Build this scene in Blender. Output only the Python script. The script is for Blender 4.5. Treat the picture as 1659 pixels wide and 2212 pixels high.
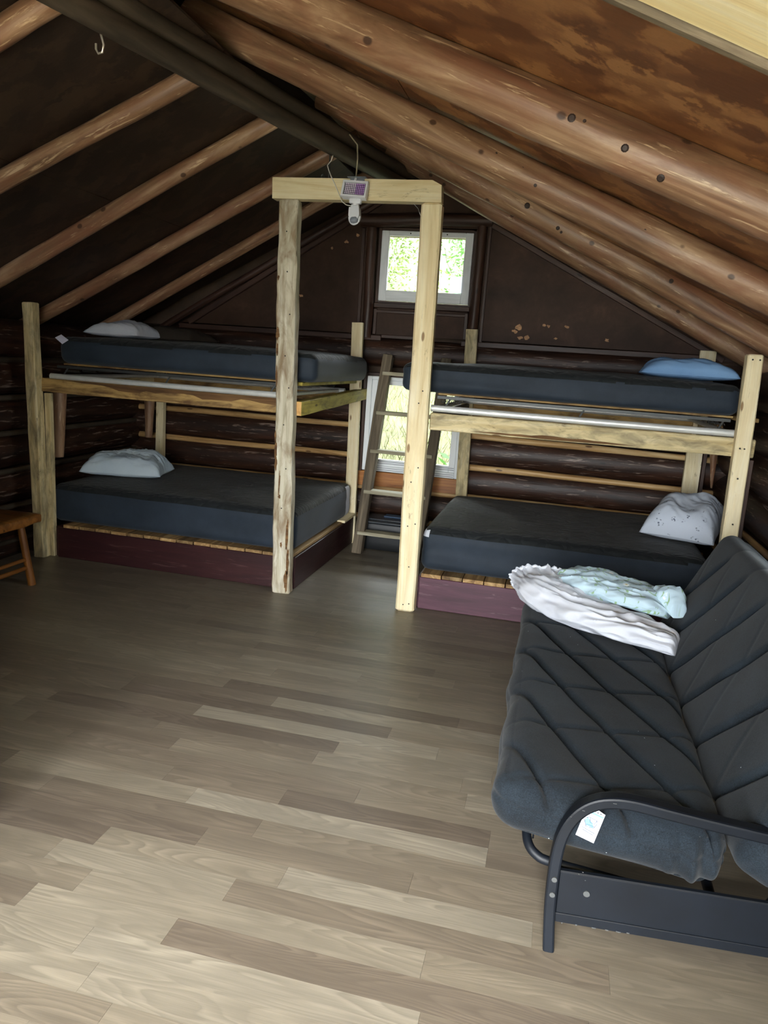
import bpy, bmesh, math, random
from math import sin, cos, pi, sqrt, radians
from mathutils import Vector, Matrix, noise as mnoise

scene = bpy.context.scene
COL = scene.collection
for o in list(bpy.data.objects):
    bpy.data.objects.remove(o)

# ------------------------------------------------------------------ camera
W, H = 1659, 2212
F_PX = 1606.39
YAW, PITCH, ROLL = 0.21946802, 0.20136497, 0.07095353
CAM_H = 1.68
cam_d = bpy.data.cameras.new('camera')
cam = bpy.data.objects.new('camera', cam_d)
COL.objects.link(cam)
cam_d.sensor_fit = 'VERTICAL'
cam_d.sensor_height = 36.0
cam_d.lens = 36.0 * F_PX / H
cam_d.clip_start = 0.05
Rz = Matrix(((cos(YAW), sin(YAW), 0), (-sin(YAW), cos(YAW), 0), (0, 0, 1)))
Bm = Matrix(((1, 0, 0), (0, 0, -1), (0, 1, 0)))
Rx = Matrix(((1, 0, 0), (0, cos(PITCH), -sin(PITCH)), (0, sin(PITCH), cos(PITCH))))
Rr = Matrix(((cos(ROLL), -sin(ROLL), 0), (sin(ROLL), cos(ROLL), 0), (0, 0, 1)))
Rcv = Rr @ Rx @ Bm @ Rz                       # world -> (right, down, forward)
Rbl = Matrix((Rcv[0], -Rcv[1], -Rcv[2]))      # world -> blender camera axes
cam.matrix_world = Matrix.Translation((0, 0, CAM_H)) @ Rbl.transposed().to_4x4()
scene.camera = cam

# ------------------------------------------------------------------ sky, exposure
world = bpy.data.worlds.new('sky')
scene.world = world
world.use_nodes = True
wn = world.node_tree
wn.nodes.clear()
w_out = wn.nodes.new('ShaderNodeOutputWorld')
w_bg = wn.nodes.new('ShaderNodeBackground')
w_bg.inputs['Color'].default_value = (0.93, 0.97, 1.0, 1)   # even overcast sky
w_bg.inputs['Strength'].default_value = 10.0
wn.links.new(w_bg.outputs[0], w_out.inputs[0])
scene.view_settings.view_transform = 'Standard'
scene.view_settings.look = 'None'
scene.view_settings.gamma = 1.0
scene.view_settings.use_curve_mapping = False
scene.view_settings.exposure = 1.75
scene.cycles.max_bounces = 10
scene.cycles.diffuse_bounces = 6
scene.cycles.transparent_max_bounces = 12
scene.cycles.use_denoising = True
scene.cycles.sample_clamp_indirect = 8.0

# hazy sun shining low through the open doorway behind the camera
sun_d = bpy.data.lights.new('hazy_sun', 'SUN')
sun_d.energy = 2.6
sun_d.angle = radians(16)
sun_d.color = (1.0, 1.0, 1.0)
sun = bpy.data.objects.new('hazy_sun', sun_d)
COL.objects.link(sun)
sun.rotation_euler = Vector((0.0, cos(radians(30)), -sin(radians(30)))).to_track_quat('-Z', 'Y').to_euler()


def portal(name, loc, size, normal):
    """light portal in an opening: only guides the sampling of the sky"""
    l = bpy.data.lights.new(name, 'AREA')
    l.shape = 'RECTANGLE'
    l.size, l.size_y = size
    o = bpy.data.objects.new(name, l)
    COL.objects.link(o)
    o.location = loc
    o.rotation_euler = Vector(normal).to_track_quat('-Z', 'Y').to_euler()
    l.cycles.is_portal = True
    return o


DOOR = (-1.68, 0.40, 0.0, 2.35)       # x0 x1 z0 z1 in the front wall
SIDEWIN = (2.7, 3.8, 0.97, 1.50)    # y0 y1 z0 z1 in the right wall
YF, YB = -1.3, 6.65                   # front wall, back wall
XL, XR = -4.0, 1.33                   # inner faces of the side walls
portal('door_daylight', ((DOOR[0] + DOOR[1]) / 2, YF - .02, DOOR[3] / 2), (DOOR[1] - DOOR[0], DOOR[3]), (0, 1, 0))
portal('side_window_daylight', (XR + .3, (SIDEWIN[0] + SIDEWIN[1]) / 2, (SIDEWIN[2] + SIDEWIN[3]) / 2),
       (SIDEWIN[1] - SIDEWIN[0], SIDEWIN[3] - SIDEWIN[2]), (-1, 0, 0))
portal('upper_window_daylight', (-1.27, YB + .34, 2.48), (.72, .5), (0, -1, 0))
portal('lower_window_daylight', (-1.28, YB + .34, 1.12), (.76, .72), (0, -1, 0))


# ------------------------------------------------------------------ node helpers
def srgb(r, g, b):
    f = lambda c: (c / 255 / 12.92) if c / 255 <= .04045 else ((c / 255 + .055) / 1.055) ** 2.4
    return (f(r), f(g), f(b), 1)


class NT:
    def __init__(self, name):
        self.m = bpy.data.materials.new(name)
        self.m.use_nodes = True
        self.t = self.m.node_tree
        self.t.nodes.clear()
        self.out = self.t.nodes.new('ShaderNodeOutputMaterial')
        self.b = self.t.nodes.new('ShaderNodeBsdfPrincipled')
        self.t.links.new(self.b.outputs[0], self.out.inputs[0])

    def n(self, typ, props=None, **ins):
        nd = self.t.nodes.new(typ)
        for k, v in (props or {}).items():
            setattr(nd, k, v)
        for k, v in ins.items():
            key = k.replace('_', ' ')
            s = nd.inputs.get(key)
            if s is None:
                s = nd.inputs[int(k[1:])]
            self.set(s, v)
        return nd

    def set(self, s, v):
        if isinstance(v, bpy.types.NodeSocket):
            self.t.links.new(v, s)
        elif isinstance(v, bpy.types.Node):
            self.t.links.new(v.outputs[0], s)
        else:
            s.default_value = v

    def g(self):
        return self.n('ShaderNodeAttribute', {'attribute_name': 'g'}).outputs['Vector']

    def mapv(self, v, scale, loc=(0, 0, 0)):
        return self.n('ShaderNodeMapping', Vector=v, Scale=scale, Location=loc).outputs[0]

    def noise(self, v, scale, detail=4, rough=.55, dist=0):
        return self.n('ShaderNodeTexNoise', Vector=v, Scale=scale, Detail=detail, Roughness=rough, Distortion=dist).outputs['Fac']

    def ramp(self, f, stops, interp='LINEAR'):
        r = self.n('ShaderNodeValToRGB', Fac=f)
        r.color_ramp.interpolation = interp
        el = r.color_ramp.elements
        while len(el) < len(stops):
            el.new(.5)
        for e, (p, c) in zip(el, stops):
            e.position = p
            e.color = c
        return r.outputs['Color']

    def mix(self, f, a, b, blend='MIX'):
        m = self.n('ShaderNodeMix', {'data_type': 'RGBA', 'blend_type': blend})
        self.set(m.inputs['Factor'], f)
        self.set(m.inputs[6], a)
        self.set(m.inputs[7], b)
        return m.outputs[2]

    def math(self, op, a, b=0.0, c=None):
        m = self.n('ShaderNodeMath', {'operation': op})
        self.set(m.inputs[0], a)
        self.set(m.inputs[1], b)
        if c is not None:
            self.set(m.inputs[2], c)
        return m.outputs[0]

    def rand(self):
        return self.n('ShaderNodeObjectInfo').outputs['Random']

    def bump(self, h, strength=.3, dist=.01):
        b = self.n('ShaderNodeBump', Strength=strength, Distance=dist, Height=h)
        self.set(self.b.inputs['Normal'], b.outputs[0])

    def fin(self, color=None, rough=.6, spec=.5, metal=0, sheen=0):
        if color is not None:
            self.set(self.b.inputs['Base Color'], color)
        self.set(self.b.inputs['Roughness'], rough)
        self.set(self.b.inputs['Specular IOR Level'], spec)
        self.set(self.b.inputs['Metallic'], metal)
        self.b.inputs['Sheen Weight'].default_value = sheen
        return self.m


BW = lambda v: (v, v, v, 1)


def wood(name, dark, mid, light, stain=None, stain_amt=.5, rough=.6, spec=.4, knots=True, var=.25, grain=1.0,
         bump=.25, knot_col=None, stain_scale=3.0, white=None, knot_map=(4.2, 13, 13), knot_r=.10, white_amt=.8, white_lo=.60, dirt=None):
    """timber: 'g' = (along the piece, across, across) in metres"""
    k = NT(name)
    g = k.g()
    rnd = k.rand()
    off = k.n('ShaderNodeCombineXYZ', X=k.math('MULTIPLY', rnd, 37.0), Y=k.math('MULTIPLY', rnd, 11.0), Z=0.0).outputs[0]
    gv = k.n('ShaderNodeVectorMath', {'operation': 'ADD'}, i0=g, i1=off).outputs[0]
    rings = k.noise(k.mapv(gv, (1.1, 14 * grain, 14 * grain)), 1.0, 5, .6, 1.4)
    fib = k.noise(k.mapv(gv, (5, 170, 170)), 1.0, 2, .5)
    col = k.ramp(rings, [(.28, dark), (.5, mid), (.72, light)])
    col = k.mix(.35, col, k.mix(fib, BW(.35), BW(1.0)), 'MULTIPLY')
    if stain is not None:
        s = k.noise(k.mapv(gv, (1.6, 5, 5)), stain_scale, 5, .62, .6)
        sf = k.ramp(s, [(.44, BW(0)), (.66, BW(1))])
        col = k.mix(k.math('MULTIPLY', sf, stain_amt), col, stain, 'MIX')
    if white is not None:
        s = k.noise(k.mapv(gv, (2.5, 30, 30)), 1.6, 6, .65, .5)
        sf = k.ramp(s, [(white_lo, BW(0)), (white_lo + .06, BW(1))])
        col = k.mix(k.math('MULTIPLY', sf, white_amt), col, white, 'MIX')
    if dirt is not None:
        s = k.noise(k.mapv(gv, (9, 34, 34)), 1.0, 5, .7, .4)
        big = k.noise(k.mapv(gv, (1.5, 6, 6)), 1.0, 2)
        sf = k.ramp(k.math('ADD', s, k.math('MULTIPLY', k.math('SUBTRACT', big, .5), .5)), [(.63, BW(0)), (.74, BW(1))])
        col = k.mix(k.math('MULTIPLY', sf, .7), col, dirt, 'MIX')
    if knots:
        v = k.n('ShaderNodeTexVoronoi', {'feature': 'F1'}, Vector=k.mapv(gv, knot_map), Scale=1.0)
        kf = k.ramp(v.outputs['Distance'], [(knot_r, BW(1)), (knot_r * 1.5, BW(0))])
        sel = k.n('ShaderNodeSeparateColor', Color=v.outputs['Color']).outputs[0]
        kf = k.math('MULTIPLY', kf, k.math('GREATER_THAN', sel, .55))
        col = k.mix(k.math('MULTIPLY', kf, .85), col, knot_col or (dark[0] * .35, dark[1] * .3, dark[2] * .3, 1), 'MIX')
    br = k.math('ADD', k.math('MULTIPLY', rnd, var * 2), 1.0 - var)
    col = k.mix(1.0, col, k.n('ShaderNodeCombineColor', Red=br, Green=br, Blue=br).outputs[0], 'MULTIPLY')
    k.bump(k.math('ADD', k.math('MULTIPLY', fib, .4), rings), bump, .004)
    return k.fin(col, rough, spec)


def plain(name, col, rough=.5, spec=.5, metal=0.0, var=.0, nscale=0, namt=.0, bump=0, coords='Object'):
    k = NT(name)
    c = col
    if nscale:
        tc = k.n('ShaderNodeTexCoord').outputs[coords]
        nz = k.noise(tc, nscale, 5, .6)
        c = k.mix(k.ramp(nz, [(.35, BW(0)), (.7, BW(1))]), tuple(x * (1 - namt) for x in col[:3]) + (1,),
                  tuple(min(1, x * (1 + namt)) for x in col[:3]) + (1,))
        if bump:
            k.bump(nz, bump, .004)
    return k.fin(c, rough, spec, metal)


M = {}
M['pine'] = wood('fresh_sawn_pine', srgb(214, 190, 140), srgb(236, 220, 178), srgb(244, 234, 204), stain=srgb(206, 184, 136), stain_amt=.35,
                 rough=.65, var=.06, knot_col=srgb(120, 84, 48), stain_scale=2.2, dirt=srgb(128, 108, 74))
M['pine_grey'] = wood('smudged_sawn_pine', srgb(180, 156, 106), srgb(218, 200, 152), srgb(232, 218, 178), stain=srgb(112, 102, 80), stain_amt=.75,
                      rough=.7, var=.05, knot_col=srgb(96, 64, 36), stain_scale=3.2, dirt=srgb(88, 74, 54))
M['barky'] = wood('weathered_edge_timber', srgb(150, 138, 110), srgb(204, 196, 172), srgb(228, 224, 208), stain=srgb(116, 88, 54), stain_amt=.75,
                  rough=.75, var=.05, knot_col=srgb(70, 44, 24), stain_scale=2.6, bump=.5, dirt=srgb(120, 108, 88))
M['rail_bark'] = wood('rail_timber_with_bark', srgb(140, 108, 62), srgb(188, 154, 96), srgb(204, 174, 116), stain=srgb(70, 42, 24), stain_amt=.85,
                      rough=.7, var=.05, stain_scale=2.4)
M['green_rail'] = wood('yellowish_sawn_timber', srgb(120, 104, 40), srgb(176, 158, 66), srgb(200, 184, 88), stain=srgb(70, 64, 32), stain_amt=.7, var=.05)
M['log'] = wood('varnished_peeled_log', srgb(94, 66, 46), srgb(144, 110, 82), srgb(188, 156, 124), stain=srgb(122, 76, 56), stain_amt=.6, white=srgb(222, 192, 154), white_amt=.55, knot_map=(7, 9, 9), knot_r=.10,
                rough=.42, spec=.4, var=.10, grain=.7, knot_col=srgb(52, 28, 16), stain_scale=1.4, bump=.35)
M['log_wall'] = wood('dark_stained_wall_log', srgb(26, 16, 11), srgb(55, 34, 23), srgb(82, 52, 37), stain=srgb(36, 22, 16), stain_amt=.6,
                     rough=.48, spec=.4, var=.12, grain=.7, white=srgb(156, 136, 122), white_lo=.585, white_amt=.6, bump=.8)
M['log_dark'] = wood('plain_dark_log', srgb(48, 40, 32), srgb(72, 62, 50), srgb(88, 76, 62), rough=.6, var=.05, grain=.6, knots=False)  # one dark tone, for the ridge logs and the left wall's poles
M['chink'] = wood('pale_chinking_pole', srgb(140, 102, 60), srgb(196, 156, 102), srgb(224, 196, 146), rough=.5, var=.12, knots=True)
M['gable_wood'] = wood('dark_red_brown_trim_wood', srgb(44, 28, 21), srgb(64, 42, 32), srgb(84, 58, 45), rough=.5, var=.08, knots=True)
M['brown_plank'] = wood('orange_brown_plank', srgb(120, 70, 26), srgb(164, 102, 42), srgb(188, 126, 60), rough=.45, var=.05)
M['stool'] = wood('varnished_stool_wood', srgb(88, 52, 18), srgb(128, 80, 32), srgb(154, 102, 46), rough=.4, var=.08)
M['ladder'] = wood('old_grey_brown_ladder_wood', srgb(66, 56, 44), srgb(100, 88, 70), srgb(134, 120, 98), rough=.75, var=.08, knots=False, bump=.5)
M['tread'] = wood('pale_worn_tread_wood', srgb(126, 116, 92), srgb(170, 162, 136), srgb(196, 190, 166), rough=.7, var=.08, knots=False)
M['maroon'] = wood('maroon_painted_board', srgb(62, 32, 42), srgb(80, 44, 58), srgb(98, 60, 74), rough=.5, var=.04, knots=False, white=srgb(150, 126, 130), white_amt=.3, bump=.12)
M['maroon_red'] = wood('dark_red_painted_board', srgb(38, 14, 16), srgb(50, 20, 22), srgb(62, 28, 28), rough=.5, var=.04, knots=False, white=srgb(130, 96, 92), white_amt=.2, bump=.12)
M['bark_brown'] = wood('brown_bark', srgb(70, 48, 28), srgb(104, 74, 44), srgb(140, 106, 68), rough=.9, var=.05, knots=False, bump=.8)
M['slat'] = wood('bed_slat_wood', srgb(96, 70, 42), srgb(146, 114, 72), srgb(188, 158, 110), rough=.7, var=.35, knots=False)
M['bounce_deck'] = wood('pale_bounce_board', srgb(206, 196, 170), srgb(228, 220, 196), srgb(238, 232, 214), rough=.8, var=.06, knots=False)  # pale tone set to bounce daylight up to the ceiling
M['pine_ceiling'] = wood('new_pine_ceiling_board', srgb(236, 208, 146), srgb(248, 230, 178), srgb(252, 240, 204), rough=.5, var=.05, knots=False)


def floor_mat():
    k = NT('greige_oak_floor')
    g = k.g()
    rnd = k.rand()
    off = k.n('ShaderNodeCombineXYZ', X=k.math('MULTIPLY', rnd, 61.0), Y=k.math('MULTIPLY', rnd, 17.0), Z=0.0).outputs[0]
    gv = k.n('ShaderNodeVectorMath', {'operation': 'ADD'}, i0=g, i1=off).outputs[0]
    # cathedral grain: contour lines of a stretched noise field
    field = k.noise(k.mapv(gv, (.85, 7.5, 0)), 1.0, 2, .45, .25)
    rings = k.math('FRACT', k.math('MULTIPLY', field, 21.0))
    rings = k.ramp(rings, [(.0, BW(.0)), (.5, BW(.55)), (.8, BW(1)), (.93, BW(.7)), (1.0, BW(.0))])
    rings = k.math('MULTIPLY', rings, k.ramp(k.noise(k.mapv(gv, (.8, 6, 0)), 2.3, 2), [(.40, BW(.25)), (.6, BW(1))]))
    fib = k.noise(k.mapv(gv, (5, 230, 0)), 1.0, 5, .7)
    blot = k.noise(k.mapv(gv, (1.3, 8, 0)), 1.3, 4, .6)
    tone = k.n('ShaderNodeSeparateColor', Color=k.n('ShaderNodeObjectInfo').outputs['Color']).outputs[0]
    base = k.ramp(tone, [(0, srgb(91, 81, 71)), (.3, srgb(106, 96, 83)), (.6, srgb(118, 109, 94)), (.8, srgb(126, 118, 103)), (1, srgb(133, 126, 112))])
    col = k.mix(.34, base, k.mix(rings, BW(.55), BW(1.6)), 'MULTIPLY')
    col = k.mix(.5, col, k.mix(fib, BW(.3), BW(1.6)), 'MULTIPLY')
    col = k.mix(.45, col, k.mix(blot, BW(.45), BW(1.55)), 'MULTIPLY')
    k.bump(k.math('ADD', k.math('MULTIPLY', rings, .5), fib), .08, .002)
    return k.fin(col, k.math('ADD', k.math('MULTIPLY', fib, .12), .36), .45)


M['floor'] = floor_mat()
M['floor_joint'] = plain('floor_joint', srgb(62, 52, 42), .8)


def osb_mat(name, cs, rough=.5, stretch=(9, 14, 9), sm=.5):
    k = NT(name)
    g = k.g()
    d = k.noise(g, 9.0, 4, .65)
    gv = k.n('ShaderNodeVectorMath', {'operation': 'ADD'}, i0=g, i1=k.n('ShaderNodeCombineXYZ', X=k.math('MULTIPLY', d, .35), Y=k.math('MULTIPLY', d, -.25), Z=0.0).outputs[0]).outputs[0]
    v = k.n('ShaderNodeTexVoronoi', {'feature': 'SMOOTH_F1'}, Vector=k.mapv(gv, stretch), Scale=1.0, Smoothness=sm)
    s = k.n('ShaderNodeSeparateColor', Color=v.outputs['Color']).outputs[0]
    n2 = k.noise(k.mapv(g, (20, 70, 20)), 1.0, 3)
    col = k.ramp(s, [(.1, cs[0]), (.45, cs[1]), (.8, cs[2])])
    col = k.mix(.4, col, k.mix(n2, BW(.4), BW(1.1)), 'MULTIPLY')
    k.bump(k.math('ADD', s, n2), .15, .003)
    return k.fin(col, rough, .4)


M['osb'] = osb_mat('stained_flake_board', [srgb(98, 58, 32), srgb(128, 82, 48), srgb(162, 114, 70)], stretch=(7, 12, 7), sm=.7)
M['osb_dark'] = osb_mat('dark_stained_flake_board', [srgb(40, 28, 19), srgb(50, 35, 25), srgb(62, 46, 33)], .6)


def hardboard_mat():
    k = NT('dark_brown_hardboard')
    g = k.g()
    a = k.noise(g, 4.0, 6, .65, .4)
    b = k.noise(g, 26.0, 5, .6)
    col = k.ramp(a, [(.3, srgb(44, 29, 20)), (.6, srgb(66, 45, 33)), (.8, srgb(88, 62, 46))])
    col = k.mix(.4, col, k.mix(b, BW(.4), BW(1.2)), 'MULTIPLY')
    k.bump(b, .12, .003)
    return k.fin(col, .6, .22)


M['hardboard'] = hardboard_mat()
M['peel'] = plain('peeled_tan_board', srgb(176, 134, 98), .8, nscale=40, namt=.3)


def cloth(name, c1, c2, fine=900, quilt=False, sheen=.1, rough=.9, bumpamt=.25, specks=False):
    k = NT(name)
    tc = k.n('ShaderNodeTexCoord').outputs['Object']
    fuzz = k.noise(tc, fine, 2, .6)
    big = k.noise(tc, 5.0, 4, .6)
    col = k.mix(k.ramp(k.math('ADD', k.math('MULTIPLY', fuzz, .6), k.math('MULTIPLY', big, .4)), [(.38, BW(0)), (.62, BW(1))]), c1, c2)
    if specks:
        v = k.n('ShaderNodeTexVoronoi', {'feature': 'F1'}, Vector=tc, Scale=14.0)
        sp = k.math('LESS_THAN', v.outputs['Distance'], .022)
        col = k.mix(sp, col, srgb(190, 200, 205))
    h = k.math('MULTIPLY', fuzz, .5)
    if quilt:
        dn = k.noise(tc, 5.0, 2, .5)
        wv = k.n('ShaderNodeVectorMath', {'operation': 'ADD'}, i0=tc, i1=k.n('ShaderNodeCombineXYZ', X=k.math('MULTIPLY', dn, .16), Y=k.math('MULTIPLY', dn, .12), Z=0.0).outputs[0]).outputs[0]
        vo = k.n('ShaderNodeTexVoronoi', {'feature': 'DISTANCE_TO_EDGE'}, Vector=k.mapv(wv, (9, 22, 9)), Scale=1.0)
        q = k.ramp(vo.outputs['Distance'], [(.0, BW(0)), (.22, BW(1))])
        h = k.math('ADD', h, k.math('MULTIPLY', q, 3.0))
        k.bump(h, .38, .005)
    else:
        k.bump(h, bumpamt, .003)
    return k.fin(col, rough, .25, 0, sheen)


M['quilt'] = cloth('black_quilted_mattress_cover', srgb(15, 18, 20), srgb(25, 29, 31), quilt=True, rough=.7)
M['skirt'] = cloth('dark_navy_mattress_skirt', srgb(29, 37, 46), srgb(43, 53, 65), rough=.65)
M['futon'] = cloth('charcoal_felt_futon_cover', srgb(12, 17, 22), srgb(31, 40, 48), fine=300, sheen=.06, bumpamt=.4, specks=True)
M['white_cloth'] = cloth('white_cotton', srgb(192, 196, 206), srgb(208, 211, 219), sheen=0)
M['grey_cloth'] = cloth('pale_grey_pillow_cotton', srgb(172, 188, 200), srgb(190, 204, 214), sheen=0)
M['blue_cloth'] = cloth('light_blue_pillow_cotton', srgb(118, 158, 204), srgb(136, 174, 216), sheen=0)
M['brown_cloth'] = cloth('dark_brown_pillow_cotton', srgb(44, 38, 32), srgb(58, 50, 42), sheen=0)


def print_cloth(name, base, petal, centre, leaf, scale, stroke=True, dens=.45):
    k = NT(name)
    g = k.g()
    v = k.n('ShaderNodeTexVoronoi', {'feature': 'F1'}, Vector=k.mapv(g, (scale, scale, 0)), Scale=1.0, Randomness=.8)
    sel = k.math('LESS_THAN', k.n('ShaderNodeSeparateColor', Color=v.outputs['Color']).outputs[1], dens)
    d = k.math('ADD', v.outputs['Distance'], k.math('MULTIPLY', k.noise(g, scale * 9, 2), .16))
    pf = k.math('MULTIPLY', k.ramp(d, [(.30, BW(1)), (.33, BW(0))]), sel)
    cf = k.math('MULTIPLY', k.ramp(d, [(.15, BW(1)), (.17, BW(0))]), sel)
    col = base
    if stroke:
        n = k.noise(k.mapv(g, (scale * .9, scale * 2.6, 0)), 1.0, 1, .5, 2.0)
        lf = k.ramp(n, [(.60, BW(0)), (.63, BW(1)), (.70, BW(1)), (.73, BW(.0))])
        col = k.mix(k.math('MULTIPLY', lf, .75), col, leaf)
    else:
        v2 = k.n('ShaderNodeTexVoronoi', {'feature': 'F1'}, Vector=k.mapv(g, (scale * 6, scale * 6, 0)), Scale=1.0)
        near = k.math('MULTIPLY', k.ramp(v.outputs['Distance'], [(.30, BW(1)), (.36, BW(0))]), sel)
        lf = k.math('MULTIPLY', k.math('LESS_THAN', v2.outputs['Distance'], .40), near)
        col = k.mix(k.math('MULTIPLY', lf, .8), col, leaf)
    if stroke:
        col = k.mix(pf, col, petal)
        col = k.mix(cf, col, centre)
    return k.fin(col, .9, .2)


M['floral'] = print_cloth('pale_blue_daisy_print', srgb(178, 200, 212), srgb(216, 224, 226), srgb(170, 152, 70), srgb(118, 152, 74), 15)
M['sprig'] = print_cloth('white_sprig_print', srgb(192, 200, 212), srgb(206, 212, 220), srgb(196, 200, 176), srgb(54, 62, 86), 10, stroke=False, dens=.9)

M['black_metal'] = plain('black_painted_steel', srgb(12, 17, 24), .5, .3, nscale=6, namt=.25)
M['chip'] = plain('bare_scratched_steel', srgb(84, 86, 86), .5, .4, .4)
M['steel'] = plain('galvanised_pipe', srgb(214, 216, 214), .35, .6, .3, nscale=9, namt=.08)
M['dark_steel'] = plain('dull_dark_steel', srgb(66, 68, 68), .5, .5, .5)
M['spring'] = plain('bed_spring_wire', srgb(120, 122, 120), .4, .5, .8)
M['white_vinyl'] = plain('white_vinyl', srgb(222, 226, 228), .4, .5)
M['white_paint'] = wood('worn_white_paint', srgb(210, 214, 216), srgb(232, 236, 238), srgb(242, 244, 246), rough=.5, var=.03, knots=False, bump=.1)
M['white_plastic'] = plain('white_plastic', srgb(214, 216, 222), .4, .5)
M['grey_plastic'] = plain('grey_plastic', srgb(118, 124, 134), .45, .5)
M['panel_blue'] = plain('dark_reflector', srgb(44, 46, 62), .2, .7)
M['led'] = plain('led_lens', srgb(226, 214, 232), .25, .7)
M['led_violet'] = plain('violet_tinted_led_lens', srgb(196, 150, 220), .25, .7)
M['black_plastic'] = plain('black_plastic', srgb(20, 22, 24), .4, .5)
M['lid_plastic'] = plain('dark_grey_plastic_lid', srgb(34, 39, 44), .3, .6)

M['ink_blue'] = plain('pale_blue_ink', srgb(110, 150, 180), .8)
M['ink_grey'] = plain('grey_blue_ink', srgb(58, 76, 98), .8)
M['ink_dark'] = plain('dark_ink', srgb(44, 50, 58), .8)
M['wire'] = plain('pale_cord', srgb(150, 142, 120), .7)
M['white_wire'] = plain('white_cable', srgb(210, 206, 196), .6)
M['bright_metal'] = plain('bright_hook_metal', srgb(206, 200, 188), .3, .6, .7)
M['nail'] = plain('dark_nail_hole', srgb(26, 22, 18), .7)
M['blade'] = plain('straw_grass_blade', srgb(92, 92, 58), .9, nscale=2, namt=.4)
M['soil'] = plain('leaf_litter_soil', srgb(70, 72, 40), .9, nscale=4, namt=.4)
M['bark'] = plain('pale_bark', srgb(170, 166, 148), .9, nscale=12, namt=.3)
M['exterior'] = plain('weathered_outer_boards', srgb(84, 66, 52), .8, nscale=4, namt=.3)
M['white_tag'] = plain('white_fabric_tag', srgb(206, 206, 224), .8)


def leaf_mat(name, c, fac=.5):
    k = NT(name)
    tr = k.n('ShaderNodeBsdfTranslucent', Color=c)
    k.fin(c, .5, .4)
    mx = k.n('ShaderNodeMixShader', Fac=fac)
    k.t.links.new(k.b.outputs[0], mx.inputs[1])
    k.t.links.new(tr.outputs[0], mx.inputs[2])
    k.t.links.new(mx.outputs[0], k.out.inputs[0])
    return k.m


M['leaf'] = leaf_mat('yellow_green_leaf', srgb(74, 92, 42))
M['leaf2'] = leaf_mat('mid_green_leaf', srgb(54, 84, 38))
M['paper'] = leaf_mat('white_paper', srgb(244, 246, 250), .7)


def glass_mat():
    k = NT('window_glass')
    tr = k.n('ShaderNodeBsdfTransparent', Color=(.95, .97, .96, 1))
    gl = k.n('ShaderNodeBsdfGlossy', Color=BW(1), Roughness=.02)
    fr = k.n('ShaderNodeFresnel', IOR=1.45)
    mx = k.n('ShaderNodeMixShader', Fac=fr.outputs[0])
    k.t.links.new(tr.outputs[0], mx.inputs[1])
    k.t.links.new(gl.outputs[0], mx.inputs[2])
    k.t.links.new(mx.outputs[0], k.out.inputs[0])
    return k.m


M['glass'] = glass_mat()

# ------------------------------------------------------------------ mesh helpers
OFF = {}


def V3(*a):
    return Vector(a)


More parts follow.
